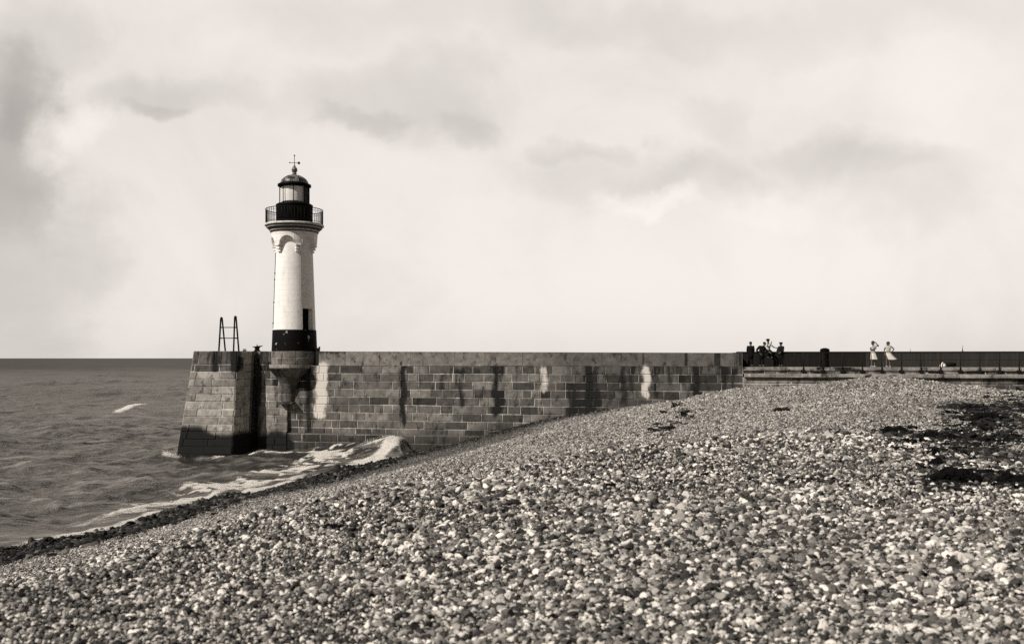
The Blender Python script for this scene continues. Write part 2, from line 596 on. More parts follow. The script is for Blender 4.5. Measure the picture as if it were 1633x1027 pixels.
def scatter(name, P, rot, size, tone, mat, label, cat, **kw):
    me = bpy.data.meshes.new(name)
    n = len(P)
    me.vertices.add(n); me.vertices.foreach_set('co', np.asarray(P, np.float32).ravel())
    for nm, arr in (('rot', rot), ('size', size)):
        at = me.attributes.new(nm, 'FLOAT_VECTOR', 'POINT'); at.data.foreach_set('vector', np.asarray(arr, np.float32).ravel())
    at = me.attributes.new('tone', 'FLOAT', 'POINT'); at.data.foreach_set('value', np.asarray(tone, np.float32))
    nv = kw.pop('nvar', 7)
    at = me.attributes.new('variant', 'INT', 'POINT'); at.data.foreach_set('value', rng.integers(0, nv, n).astype(np.int32))
    ob = bpy.data.objects.new(name, me); COL.objects.link(ob)
    me.materials.append(mat)
    md = ob.modifiers.new('scatter', 'NODES'); md.node_group = pebble_group(mat, nv, **kw)
    return tag(ob, label, cat, kind='stuff')


def pebble_tone(n):
    t = np.exp(rng.normal(math.log(.225), .82, n))
    t = np.where(rng.random(n) < .09, rng.uniform(.52, .76, n), t)
    t = np.where(rng.random(n) < .22, rng.uniform(.010, .05, n), t)
    return np.clip(t, .02, .8)


def jitter_points(x0, x1, y0, y1, pitch):
    xs = np.arange(x0, x1, pitch); ys = np.arange(y0, y1, pitch)
    X, Y = np.meshgrid(xs, ys)
    X = X + rng.uniform(-.5, .5, X.shape) * pitch; Y = Y + rng.uniform(-.5, .5, Y.shape) * pitch
    return X.ravel(), Y.ravel()


def in_view(X, Y, marg=2.2):
    return (np.abs(X) < .60 * Y + marg) & (Y > 2.5)


def make_pebbles(X, Y, med, sig, lo, hi, lift, zl=.28):
    n = len(X)
    s = np.clip(np.exp(rng.normal(math.log(med), sig, n)), lo, hi)
    size = np.stack([s, s * rng.uniform(.62, .95, n), s * rng.uniform(.46, .84, n)], -1)
    rot = np.stack([rng.normal(0, .5, n), rng.normal(0, .5, n), rng.uniform(0, 6.28, n)], -1)
    Z = tgz(X, Y) + s * rng.uniform(-zl * .25, zl, n) + lift
    return np.stack([X, Y, Z], -1), rot, size, s


# coarse shingle of the terrace
SZY = lambda Y_: np.interp(Y_, [4.5, 6, 8, 11, 15, 22, 30], [.026, .029, .036, .045, .056, .070, .080])
X, Y = jitter_points(-16, 28, 2.5, 30, .0235)
k = in_view(X, Y) & (rng.random(len(X)) < (.027 / SZY(Y)) ** 2 * .92)
X, Y = X[k], Y[k]
dd = inside_dist(X, Y) + .5 * (fbm(X * .5, Y * .5, 3, 5) - .5)
k = (dd < .35 + .5 * rng.random(len(X)))
X, Y = X[k], Y[k]
patch = fbm(X * .55, Y * .55, 3, 77)
P, ro, si, s = make_pebbles(X, Y, 1.0, .36, .45, 2.3, .0, 0)
med = SZY(Y); si *= med[:, None]; P[:, 2] = tgz(X, Y) + si[:, 0] * rng.uniform(-.1, .45, len(X))
patch = np.clip((patch - .25) / .5, 0, 1); si *= (.58 + .75 * patch)[:, None]
to = pebble_tone(len(X)) * (.62 + .8 * fbm(X * .5, Y * .5, 3, 55))
wd = np.exp(-((X - 11.5) / 2.8) ** 2 - ((Y - 17.5) / 4.0) ** 2) * sstep(.30, .55, fbm(X * .9, Y * .5, 4, 19))
to = to * (1 - .8 * sstep(.1, .6, wd))
scatter('coarse_shingle', P, ro, si, np.clip(to, .02, .82), pm, 'coarse pale flint pebbles covering the near upper terrace', 'pebbles')
print('coarse', len(X))
# fine shingle of the lower beach
X, Y = jitter_points(-24, 42, 8, 70, .046)
dd = inside_dist(X, Y)
pw = perp(X, Y)
wallY = 71.5 - .1945 * (X + 14.85)
k = in_view(X, Y, 3) & (dd > -.1) & (rng.random(len(X)) < np.interp(Y, [16, 30, 40, 60], [1.0, .9, .62, .42])) & (pw > 1.2) & (Y < wallY + .3)
X, Y, pw = X[k], Y[k], pw[k]
P, ro, si, s = make_pebbles(X, Y, .050, .33, .03, .2, .0, .4)
si *= np.interp(Y, [16, 30, 40, 60], [.86, .92, 1.15, 1.45])[:, None]
to = pebble_tone(len(X)) * (.70 + .62 * fbm(X * .22, Y * .22, 4, 65))
wet = sstep(3.6, 2.0, pw + 1.5 * (fbm(X * .7, Y * .7, 3, 3) - .5) + .6 * rng.normal(0, 1, len(X)))
twp = (X - (-14.85)) * -.1909 + (Y - 71.5) * -.9816
wet = np.maximum(wet, sstep(9.0, 5.0, twp + 2.5 * (fbm(X * .6, Y * .6, 3, 13) - .5) + .8 * rng.normal(0, 1, len(X)) + .30 * np.maximum(pw - 4, 0)) * sstep(20, 13, pw))
ttp = (X - S0[0]) * .304 + (Y - S0[1]) * .953
pT = np.interp(ttp, [6, 12, 17, 22, 30], [2.5, 3.6, 6.5, 9.0, 11.5])
wet2 = sstep(pT + 1.6, pT - 1.6, pw + 3.0 * (fbm(X * .5, Y * .5, 4, 15) - .5) + .7 * rng.normal(0, 1, len(X)))
to = to * (1 - .80 * wet2)
to = to * (1 - wet) + wet * np.clip(to * .09, .006, .03)
cal = np.interp(Y, [18, 34], [.05, .36]); to = np.exp(np.log(np.maximum(to, .02)) * (1 - cal) + math.log(.27) * cal)
weedy = sstep(.05, .5, np.exp(-((X - 19.5) / 5.0) ** 2 - ((Y - 31) / 6.5) ** 2)) * sstep(.38, .56, fbm(X * .5, Y * .3, 4, 19))
to = to * (1 - .8 * weedy)
scatter('fine_shingle', P, ro, si, np.clip(to, .006, .82), pm, 'finer grey pebbles on the lower beach beyond the terrace', 'pebbles', subdiv=2)
print('fine', len(X))
# (wrack points follow)
L = 62.0
n = 15000
tt = rng.uniform(-12, L - 18, n); pe = np.abs(rng.normal(0, 1, n)) * 1.05 + rng.uniform(-.5, 1.0, n)
T2 = np.array([.304, .953])
X = S0[0] + T2[0] * tt + N2[0] * pe; Y = S0[1] + T2[1] * tt + N2[1] * pe
k = (Y < 71.5 - .1945 * (X + 14.85) - .1) & (pe < 4.6)
X, Y, pe = X[k], Y[k], pe[k]; n = len(X)
heap = fbm(tt[k] * .45, pe * .8, 3, 91)
s = rng.uniform(.10, .30, n) * (.45 + 1.2 * heap)
si = np.stack([s * rng.uniform(1, 1.9, n), s, s * rng.uniform(.4, .8, n)], -1)
ro = np.stack([rng.normal(0, .4, n), rng.normal(0, .4, n), rng.uniform(0, 6.28, n)], -1)
s2 = 2600; xs2 = rng.uniform(-9, 8, s2); t2 = np.abs(rng.normal(0, 3.0, s2)) + .1
X2 = xs2 - .1909 * t2; Y2 = 71.5 - .1945 * (xs2 + 14.85) - .98 * t2; p2 = perp(X2, Y2)
k2 = (p2 > .4) & (p2 < 15) & (t2 < 7.5 - .36 * p2)
X = np.concatenate([X, X2[k2]]); Y = np.concatenate([Y, Y2[k2]]); pe = np.concatenate([pe, np.full(k2.sum(), 6.0)]); heap = np.concatenate([heap, np.full(k2.sum(), .4)])
s = np.concatenate([s, rng.uniform(.07, .2, k2.sum())]); n = len(X)
si = np.stack([s * rng.uniform(1, 1.9, n), s, s * rng.uniform(.4, .8, n)], -1)
ro = np.stack([rng.normal(0, .4, n), rng.normal(0, .4, n), rng.uniform(0, 6.28, n)], -1)
ridge = np.exp(-((pe - .9) / 1.0) ** 2)
Z = np.maximum(tgz(X, Y), -.15) + .38 * np.maximum(heap - .38, 0) * ridge * 1.6 + .02
scatter('seaweed_wrack', np.stack([X, Y, Z], -1), ro, si, np.where(rng.random(n) < .2, rng.uniform(.04, .12, n), rng.uniform(.004, .02, n)), wm, 'black line of wet seaweed and stones along the waterline', 'seaweed', subdiv=2, rough=.5)

# ================================================================== jetty
A0 = Vector((-14.85, 71.5, 0)); D0 = Vector((.9816, -.1909, 0)); D0.normalize(); Nn = Vector((D0.y, -D0.x, 0))
if Nn.y > 0: Nn = -Nn


def J(s, t, z):
    return A0 + D0 * s + Nn * t + Vector((0, 0, z))


def s_at(px):
    """s along the wall plane t=0 seen at photo column px"""
    k = (px - CX) / F
    return (k * A0.y - A0.x) / (D0.x - k * D0.y)


def px_of(P):
    return CX + P[0] / P[1] * F


def zpy(py, Y):
    return H - (py - HY) / F * Y


# stone material: per-vertex tone / stains and painted shade / white, broken up by noise
sm_, g, p = new_mat('jetty stone', .88, .25)
tone = g.attr('tone'); st = g.attr('stain'); wh = g.attr('white')
oc = g.coord()
nf = g.noise(2.2, 6, .65, oc); ng = g.noise(14, 4, .6, oc)
val = g.math('MULTIPLY', tone, g.mix(g.ramp(nf, .25, .75, 0, 1, False), .5, 1.5))
bl = g.ramp(g.noise(1.6, 7, .72, g.mapping(oc, (1.3, 1.3, .8))), .52, .66)
val = g.math('MULTIPLY', val, g.mix(bl, 1.08, .32))
val = g.math('MULTIPLY', val, g.mix(ng, .75, 1.25))
streak = g.noise(1.0, 5, .6, g.mapping(oc, (5, 5, .6)))
stm = g.ramp(g.math('ADD', st, g.math('MULTIPLY', g.math('SUBTRACT', g.mix(.4, streak, ng), .5), 1.7)), .26, .80)
stm = g.math('MULTIPLY', stm, g.ramp(st, .02, .15))
val = g.mix(stm, val, g.mix(ng, .006, .016))
td = g.attr('tide')
tdm = g.ramp(g.math('ADD', td, g.math('MULTIPLY', g.math('SUBTRACT', g.mix(.35, nf, streak), .5), .9)), .22, .80)
tdm = g.math('MULTIPLY', tdm, g.ramp(td, .02, .2))
val = g.mix(tdm, val, g.mix(nf, .003, .014))
whm = g.ramp(g.math('ADD', wh, g.math('MULTIPLY', g.math('SUBTRACT', g.mix(.5, nf, streak), .5), 1.5)), .30, .80)
whm = g.math('MULTIPLY', whm, g.ramp(wh, .02, .15))
val = g.mix(whm, val, g.mix(ng, .45, .75))
g.put(p.inputs['Base Color'], g.tint(val))
g.put(p.inputs['Normal'], g.bump(g.math('ADD', g.math('MULTIPLY', nf, 1.0), g.math('MULTIPLY', ng, .4)), .6, .03))
MAT['stone'] = sm_

MORTAR = .58


def tide(P):
    x, y = pypx(P)
    if x < 400:
        edge = 676 + 13 * float(sstep(315, 345, np.array(x))) - 5 * float(sstep(365, 395, np.array(x)))
        return 1.0 / (1 + math.exp(-(y - edge - 3) / 4.0))
    if x < 466:
        return 1.0 / (1 + math.exp(-(y - 689 - 4 * math.sin(x * .11)) / 5.0))
    return .58 / (1 + math.exp(-(y - (686 + 8 * math.sin(x * .07) - max(0, x - 640) * .09)) / 7.0))


def pypx(P):
    return CX + P[0] / P[1] * F, HY + (H - P[2]) / P[1] * F


def block_face(mb, Pf, L, zs, lmin, lmax, tonef, stain_shadef=None, whitef=None, gap=.055, proud=.03, sub=.22, seed=1, mort=MORTAR, drop=0.0, toned=False):
    """courses of stone blocks on a face; Pf(u, z, t) -> point, zs from top to bottom"""
    rr = random.Random(seed)

    def vals(pts, base):
        st = [stain_shadef(q) if stain_shadef else 0.0 for q in pts]
        wh = [whitef(q) if whitef else 0.0 for q in pts]
        wz = [1 - .42 * min(1, max(0, (q.x - 1.0) / 3.5)) * (q.x < 15.8) for q in pts] if toned else [1] * len(pts)
        return dict(tone=[base * k_ for k_ in wz], stain=st, white=wh, tide=[tide(q) for q in pts])
    # mortar bed
    nu = max(2, int(L / sub) + 1); nz = max(2, int((zs[0] - zs[-1]) / sub) + 1)
    pts = [Pf(L * i / (nu - 1), zs[-1] + (zs[0] - zs[-1]) * j / (nz - 1), 0.0) for j in range(nz) for i in range(nu)]
    d = vals(pts, mort)
    fq = fbm(np.array([q.x * 1.1 + q.y for q in pts]), np.array([q.z * 1.6 for q in pts]), 4, seed)
    d['tone'] = [a * (.25 + 1.25 * max(0, b - .2)) for a, b in zip(d['tone'], fq)]
    mb.grid(pts, nu, nz, **d)
    for c in range(len(zs) - 1):
        z1, z0 = zs[c], zs[c + 1]
        cuts = [0.0]
        x = rr.uniform(lmin * .4, lmax) * (.5 if c % 2 else 1)
        while x < L - lmin * .4:
            cuts.append(x); x += rr.uniform(lmin, lmax)
        cuts.append(L)
        for a, b in zip(cuts[:-1], cuts[1:]):
            if rr.random() < drop:
                continue
            a1, b1 = a + gap / 2, b - gap / 2
            zz0, zz1 = z0 + gap / 2, z1 - gap / 2
            if b1 - a1 < .08: continue
            e = min(.025, (b1 - a1) * .2, (zz1 - zz0) * .2)
            k = max(1, int((b1 - a1) / sub)); kz = max(1, int((zz1 - zz0) / sub))
            us = [a1] + [a1 + e + (b1 - a1 - 2 * e) * i / k for i in range(k + 1)] + [b1]
            vs = [zz0] + [zz0 + e + (zz1 - zz0 - 2 * e) * i / kz for i in range(kz + 1)] + [zz1]
            pr = proud * rr.uniform(.6, 1.5)
            jt = rr.uniform(-.012, .012); jz = rr.uniform(-.01, .01)
            pts = []
            for j, zv in enumerate(vs):
                for i, uv in enumerate(us):
                    edge = i in (0, len(us) - 1) or j in (0, len(vs) - 1)
                    pts.append(Pf(uv, zv + jz, .004 if edge else pr + jt * (uv - a) / (b - a)))
            tb, sb = tonef(rr, (a + b) / 2, (z0 + z1) / 2, c)
            d = vals(pts, tb)
            d['stain'] = [min(1.2, q + sb) for q in d['stain']]
            mb.grid(pts, len(us), len(vs), **d)


def gauss(x, c, w):
    return math.exp(-((x - c) / w) ** 2)


# stained streaks on the long wall: (photo column, half width px, y0, y1, strength)
STREAK = [(643, 5, 575, 672, 1.0), (636, 3, 590, 668, .5), (735, 6, 592, 645, .62), (728, 4, 592, 612, .7), (791, 6, 578, 662, .85), (802, 4, 582, 640, .55), (601, 3, 592, 612, .55), (823, 5, 583, 602, .6),
          (940, 7, 580, 690, 1.0), (950, 6, 584, 640, .7), (995, 6, 583, 640, .75), (1008, 6, 583, 622, .6), (1110, 7, 578, 640, .85), (1066, 6, 585, 612, .6), (1085, 8, 584, 604, .6), (905, 6, 583, 600, .5),
          (915, 12, 622, 668, .62), (680, 12, 583, 596, .42), (660, 14, 583, 600, .35), (1155, 5, 584, 618, .7), (1170, 5, 592, 620, .6), (573, 4, 590, 604, .4), (492, 7, 585, 690, .75), (478, 8, 585, 680, .5),
          (865, 10, 600, 640, .25), (705, 3, 583, 640, .35), (760, 4, 588, 650, .3), (1045, 4, 584, 625, .35), (970, 4, 584, 610, .4)]
WHITE = [(515, 11, 581, 666, 1.15), (868, 8, 586, 626, .8), (862, 9, 636, 662, .42), (1030, 7, 586, 634, 1.0), (1037, 4, 600, 620, .5), (1196, 4, 601, 622, .8), (865, 5, 562, 588, .3), (1032, 7, 563, 586, .34), (522, 10, 560, 582, .3)]


def pypx(P):
    return CX + P[0] / P[1] * F, HY + (H - P[2]) / P[1] * F


def wall_stain(P):
    x, y = pypx(P)
    s = 0.0
    for (c, w, y0, y1, k) in STREAK:
        if abs(x - c) < 3 * w:
            s = max(s, 1.08 * k * gauss(x, c + 1.5 * math.sin(y * .13 + c), w * 1.05) * (1 if y0 <= y <= y1 else max(0, 1 - max(y0 - y, (y - y1) / 4) / 4)))
    return s


def wall_white(P):
    x, y = pypx(P)
    s = 0.0
    for (c, w, y0, y1, k) in WHITE:
        lean = (y - y0) * -.06 if c == 515 else 0
        if y0 - 8 <= y <= y1 + 8:
            ends = min(1, (y - y0 + 8) / 10, (y1 + 8 - y) / 12)
            s = max(s, k * ends * gauss(x, c + lean + 1.5 * math.sin(y * .19), w * .95))
    return s


def wall_tone(rr, u_, z_, c):
    t = rr.choice([.075, .095, .11, .125, .14, .155, .18])
    sb = 0.0
    q = rr.random()
    if q < .15: t *= .42
    elif q < .32: sb = rr.uniform(.3, .5)
    return t, sb


jetty = thing('jetty', 'long stone jetty wall with coursed blocks, dark streaks and a battered pier head', 'jetty', (0, 0, 0))

ZL = H - .58                                   # ledge under the parapet
S1 = s_at(1184)                                # end of the high wall
BAT = .05


def main_face(u_, z, t):
    return J(u_ - .0 + S_START, t + (ZL - z) * BAT, z)


S_START = -2.6
mb = MB()
zs = [ZL]
while zs[-1] > -1.2:
    zs.append(zs[-1] - .585)
block_face(mb, main_face, S1 - S_START, zs, .6, 1.9, wall_tone, wall_stain, wall_white, seed=5, gap=.045, toned=True)
mb.build('stone_wall', MAT['stone'], jetty)


# parapet of large smooth blocks along the high wall (slightly set back)
def ptop(s):
    return H + .51 - .15 * min(1, max(0, s / S1))


def par_tone(rr, u_, z_, c):
    return rr.choice([.155, .165, .175, .18, .19]), (.30 if rr.random() < .08 else 0)


mb = MB()
SP = .15


def par_face(u_, z, t):
    s = SP + u_
    zt = ZL + (z - ZL) / 1.09 * (ptop(s) - ZL)
    return J(s, -.06 + t, zt)


def par_stain(P):
    x, y = pypx(P)
    s = 0.0
    for (c, w, y0, y1, k) in [(571, 1.0, 560, 583, .8), (538, 1.5, 562, 572, .6), (735, 10, 561, 578, .3), (943, 1.0, 560, 586, .7), (1051, 1.0, 560, 586, .7), (1106, 2, 565, 588, .6), (1175, 6, 563, 590, .62), (845, 6, 564, 584, .25),
                              (640, 3, 577, 583, .8), (790, 3, 578, 583, .8), (1160, 7, 563, 588, .35)]:
        if y0 <= y <= y1: s = max(s, k * gauss(x, c, w))
    s = max(s, .38 * gauss(y, 561.5, 1.2))
    return s


def par_white(P):
    x, y = pypx(P)
    return max(wall_white(P), .33 * gauss(y, 583.0 if x < 800 else 585, 1.1) * (1 if math.sin(x * .05) > -.3 else .2))  # pale line at the foot: light caught by the ledge, painted in


block_face(mb, par_face, S1 - SP, [ZL + 1.09, ZL + .0], 2.2, 3.6, par_tone, par_stain, par_white, gap=.018, proud=.008, seed=9, mort=.05, toned=True)
# top of the parapet, its back, and the end return
ntop = 30
for k in range(ntop):
    a = SP + (S1 - SP) * k / ntop; b = SP + (S1 - SP) * (k + 1) / ntop
    q = [J(a, -.06, ptop(a) + .0), J(b, -.06, ptop(b)), J(b, -.62, ptop(b)), J(a, -.62, ptop(a))]
    mb.add(q, [(0, 1, 2, 3)], tone=.17, stain=.1, white=0)
    mb.add([J(a, -.62, ptop(a)), J(b, -.62, ptop(b)), J(b, -.62, ZL - .1), J(a, -.62, ZL - .1)], [(0, 1, 2, 3)], tone=.14, stain=.1, white=0)
mb.add([J(S1, -.06, ptop(S1)), J(S1, -.62, ptop(S1)), J(S1, -.62, ZL - .3), J(S1, -.06, ZL - .3)], [(0, 1, 2, 3)], tone=.12, stain=.4, white=0)
# ledge strip between wall head and parapet
mb.add([J(SP, .035, ZL), J(S1, .035, ZL), J(S1, -.1, ZL + .002), J(SP, -.1, ZL + .002)], [(0, 1, 2, 3)], tone=.3, stain=.0, white=0)
mb.build('parapet', MAT['stone'], jetty)

# ---------------------------------------------------------------- walkway section on the right
ZD = H - .62
S2 = s_at(1184) + 62
mb = MB()


def flat_face(s0, t0, bat=0.0, ztop=ZD):
    return lambda u_, z, t: J(s0 + u_, t0 + t + (ztop - z) * bat, z)


def low_tone(rr, u_, z_, c):
    return rr.choice([.12, .15, .18, .21, .24]), (.45 if rr.random() < .18 else 0)


def cop_tone(rr, u_, z_, c):
    return rr.choice([.20, .23, .25, .28]), (.3 if rr.random() < .08 else 0)


def blotch(P):
    x, y = pypx(P)
    return float(.55 * sstep(.52, .7, fbm(np.array([x * .05]), np.array([y * .12]), 3, 4)[0]))


LW = S2 - S1 - .02
block_face(mb, flat_face(S1 + .02, .10), LW, [ZD, ZD - .24], 1.3, 2.4, cop_tone, blotch, wall_white, gap=.03, proud=.015, seed=21, sub=.3)
block_face(mb, flat_face(S1 + .02, .02), LW, [ZD - .24, ZD - .46], .7, 1.5, lambda rr, a, b, c: (rr.choice([.05, .12, .2, .26]), .5 if rr.random() < .4 else 0), blotch, None, gap=.05, seed=22, sub=.3)
block_face(mb, flat_face(S1 + .02, .10, .03), LW, [ZD - .72, ZD - 1.15, ZD - 1.6, ZD - 2.1, ZD - 2.7, ZD - 3.4], .9, 1.7, low_tone, lambda P: max(blotch(P), .5 * gauss(pypx(P)[1], 600, 3)), wall_white, seed=23, sub=.3)  # dark line below the ledge slab is its shadow, painted in
# coping underside lip, deck
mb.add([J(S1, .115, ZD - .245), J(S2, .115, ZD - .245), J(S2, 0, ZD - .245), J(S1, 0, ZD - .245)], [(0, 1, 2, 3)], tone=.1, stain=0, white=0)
mb.build('walkway_wall', MAT['stone'], jetty)
mb = MB()
# protruding ledge slab below the walkway
block_face(mb, flat_face(S1 + .1, .36), LW * .8, [ZD - .46, ZD - .70], 1.4, 2.6, cop_tone, blotch, wall_white, gap=.025, proud=.012, seed=25, sub=.3)
for k in range(20):
    a = S1 + .1 + LW * .8 * k / 20; b = S1 + .1 + LW * .8 * (k + 1) / 20
    mb.add([J(a, .362, ZD - .46), J(b, .362, ZD - .46), J(b, 0, ZD - .455), J(a, 0, ZD - .455)], [(0, 1, 2, 3)], tone=.26, stain=.1, white=0)
    mb.add([J(a, .362, ZD - .70), J(b, .362, ZD - .70), J(b, 0, ZD - .70), J(a, 0, ZD - .70)], [(0, 1, 2, 3)], tone=.1, stain=.4, white=0)  # underside darkened in colour to stand in for shade
mb.add([J(S1 + .1, .36, ZD - .46), J(S1 + .1, 0, ZD - .46), J(S1 + .1, 0, ZD - .7), J(S1 + .1, .36, ZD - .7)], [(0, 1, 2, 3)], tone=.2, stain=.0, white=0)
mb.build('ledge_slab', MAT['stone'], jetty)
mb = MB()
ns = 60
TB = -2.75                                        # parapet behind the walkway
for k in range(ns):
    a = S1 + LW * k / ns; b = S1 + LW * (k + 1) / ns
    mb.add([J(a, .11, ZD), J(b, .11, ZD), J(b, -9, ZD), J(a, -9, ZD)], [(0, 1, 2, 3)], tone=.2, stain=.05, white=0)
mb.add([J(S_START, -.5, ZL + .02), J(S1, -.5, ZL + .02), J(S1, -9, ZL + .02), J(S_START, -9, ZL + .02)], [(0, 1, 2, 3)], tone=.18, stain=.05, white=0)
mb.add([J(S_START, -9, ZL), J(S2, -9, ZD), J(S2, -9, -1.5), J(S_START, -9, -1.5)], [(0, 1, 2, 3)], tone=.13, stain=.2, white=0)
mb.build('deck', MAT['stone'], jetty)
# dark tarred plank parapet
tm, g, p = new_mat('tarred planks', .85, .06)
oc = g.coord()
pl = g.attr('tone')
g.put(p.inputs['Base Color'], g.tint(g.math('MULTIPLY', pl, g.mix(g.noise(1.0, 5, .6, g.mapping(oc, (6, 6, .8))), .5, 1.5)), (1, .90, .80)))
mb = MB()
s = S1 - .55; rr = random.Random(3)
while s < S2 - .3:
    w = rr.uniform(.20, .30)
    sh = .016 if s < s_at(1390) else .036
    mb.box(J(s + w / 2, TB + rr.uniform(-.008, .008), (ZD + H + .40) / 2), (w - .004, .22, H + .40 - ZD), axes=(D0, Nn, Vector((0, 0, 1))), bevel=.006, tone=sh * rr.uniform(.92, 1.1))
    s += w
mb.box(J((S1 + S2) / 2 - .3, TB, H + .43), (S2 - S1, .30, .07), axes=(D0, Nn, Vector((0, 0, 1))), bevel=.01, tone=.012)
mb.build('plank_parapet', tm, jetty)
# return joining the two parapets
mb = MB()
mb.box(J(S1 - .28, -1.66, (ZD + H + .34) / 2), (.3, 2.05, H + .34 - ZD), axes=(D0, Nn, Vector((0, 0, 1))), bevel=.02, tone=.10, stain=.3, white=0)
mb.build('return_wall', MAT['stone'], jetty)

# ---------------------------------------------------------------- pier head
ZT = H + .53
head = thing('pier_head', 'ignored', 'ignored'); bpy.data.objects.remove(head)
Q = {'back': (-9.3, -9.0), 'c1': (-8.93, 2.15), 'c2': (-5.62, 1.75), 'c3': (-5.12, .35), 'c4': (-4.55, .10), 'c5': (-2.25, .06)}
QB = {'back': (-10.4, -9.0), 'c1': (-9.86, 3.0), 'c2': (-5.55, 2.75), 'c3': (-5.05, 1.15), 'c4': (-4.55, .62), 'c5': (-2.15, .62)}


def head_face(a, b, z1=ZT, z0=-.8):
    def Pf(u_, z, t):
        f = (z1 - z) / (z1 + .0)
        pa = Vector(Q[a]).lerp(Vector(QB[a]), f); pb = Vector(Q[b]).lerp(Vector(QB[b]), f)
        L_ = (Vector(Q[b]) - Vector(Q[a])).length
        q = pa.lerp(pb, u_ / L_)
        e = (pb - pa).normalized(); nn = Vector((-e.y, e.x))
        if nn.y < 0 and abs(e.x) > .5: nn = -nn
        if abs(e.x) <= .5: nn = Vector((abs(e.y), -e.x * (1 if e.y > 0 else -1)))
        if a == 'back': nn = Vector((-1, 0))
        q = q + nn * t
        return J(q.x, q.y, z)
    return Pf, (Vector(Q[b]) - Vector(Q[a])).length


def head_stain(P):
    x, y = pypx(P)
    s = 0
    for (c, w, y0, y1, k) in [(343, 6, 560, 592, .95), (375, 8, 560, 592, 1.0), (331, 2.5, 562, 588, .5), (318, 2, 561, 580, .45), (352, 3, 561, 586, .5), (384, 6, 570, 590, .8), (388, 4, 590, 700, .35), (363, 3, 562, 585, .4),
                              (322, 9, 562, 566, .4)]:
        s = max(s, k * gauss(x, c, w) * (1 if y0 <= y <= y1 else max(0, 1 - abs(y - (y1 if y > y1 else y0)) / 3)))
    return s


def head_tone(rr, u_, z_, c):
    if c < 2: return rr.choice([.085, .10, .12]), .14
    return rr.choice([.19, .22, .25, .28, .32]), (.3 if rr.random() < .05 else 0)


zs = [ZT, ZT - 1.02, ZT - 1.55]
while zs[-1] > -.7: zs.append(zs[-1] - .56)
mb = MB()
f_, L_ = head_face('c1', 'c2')
block_face(mb, f_, L_, zs, 1.1, 1.9, head_tone, head_stain, lambda P: .55 * gauss(pypx(P)[0], 320, 5) * gauss(pypx(P)[1], 563, 2), seed=31, gap=.05)
f_, L_ = head_face('back', 'c1')
block_face(mb, f_, L_, zs, 1.2, 2.2, head_tone, head_stain, seed=33, sub=.4)
f_, L_ = head_face('c2', 'c3')
block_face(mb, f_, L_, zs, 1.2, 1.9, lambda rr, a, b, c: (rr.choice([.30, .34, .38]), .0), head_stain, seed=34)  # facet tone lightened, painting in the fill light it lacks


def h2_tone(rr, u_, z_, c):
    if c < 2: return rr.choice([.04, .055, .07]), .22
    return rr.choice([.14, .17, .20, .22]), (.4 if rr.random() < .12 else 0)


def h2_stain(P):
    x, y = pypx(P)
    s = head_stain(P)
    for (c, w, y0, y1, k) in [(414, 5, 560, 720, .8), (428, 9, 578, 604, .75), (440, 5, 580, 650, .7), (450, 8, 588, 645, .55), (452, 7, 600, 612, .7)]:
        s = max(s, k * gauss(x, c, w) * (1 if y0 <= y <= y1 else 0))
    return s


f_, L_ = head_face('c4', 'c5')
block_face(mb, f_, L_, zs, .8, 1.5, h2_tone, h2_stain, seed=36, gap=.05)
# return of the head towards the long wall, its shade darkened into the colour
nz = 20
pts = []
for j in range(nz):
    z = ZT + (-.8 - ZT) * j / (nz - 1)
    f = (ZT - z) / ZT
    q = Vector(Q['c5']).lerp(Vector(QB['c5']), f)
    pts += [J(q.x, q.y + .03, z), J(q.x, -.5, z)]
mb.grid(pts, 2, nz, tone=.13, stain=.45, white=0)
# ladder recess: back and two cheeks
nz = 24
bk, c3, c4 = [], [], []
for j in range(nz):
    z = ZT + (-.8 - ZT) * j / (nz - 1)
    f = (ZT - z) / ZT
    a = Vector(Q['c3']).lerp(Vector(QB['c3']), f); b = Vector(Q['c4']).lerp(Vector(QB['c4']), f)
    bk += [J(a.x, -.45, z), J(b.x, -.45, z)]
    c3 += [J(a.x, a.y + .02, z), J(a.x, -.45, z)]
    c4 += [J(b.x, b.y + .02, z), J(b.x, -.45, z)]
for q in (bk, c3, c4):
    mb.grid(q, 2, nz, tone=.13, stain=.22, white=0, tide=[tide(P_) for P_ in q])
# top paving
top = [J(*Q[k], ZT - .004) for k in ('back', 'c1', 'c2', 'c3')] + [J(-5.12, -.45, ZT - .004), J(-4.55, -.45, ZT - .004)] + [J(*Q[k], ZT - .004) for k in ('c4', 'c5')] + [J(1.5, .18, ZT - .004), J(1.5, -9, ZT - .004)]
top[8] = J(-.2, -.3, ZT - .004); top[9] = J(-.2, -9, ZT - .004)
mb.add(top, [tuple(range(len(top)))], tone=.2, stain=.05, white=0)
mb.add([J(-.2, -.3, ZT), J(-.2, -9, ZT), J(-.2, -9, ZL), J(-.2, -.3, ZL)], [(0, 1, 2, 3)], tone=.15, stain=.1, white=0)
mb.add([J(-9.3, -9, ZT), J(-.2, -9, ZT), J(-.2, -9, -1), J(-10.4, -9, -1)], [(0, 1, 2, 3)], tone=.13, stain=.3, white=0)
mb.build('pier_head', MAT['stone'], jetty)

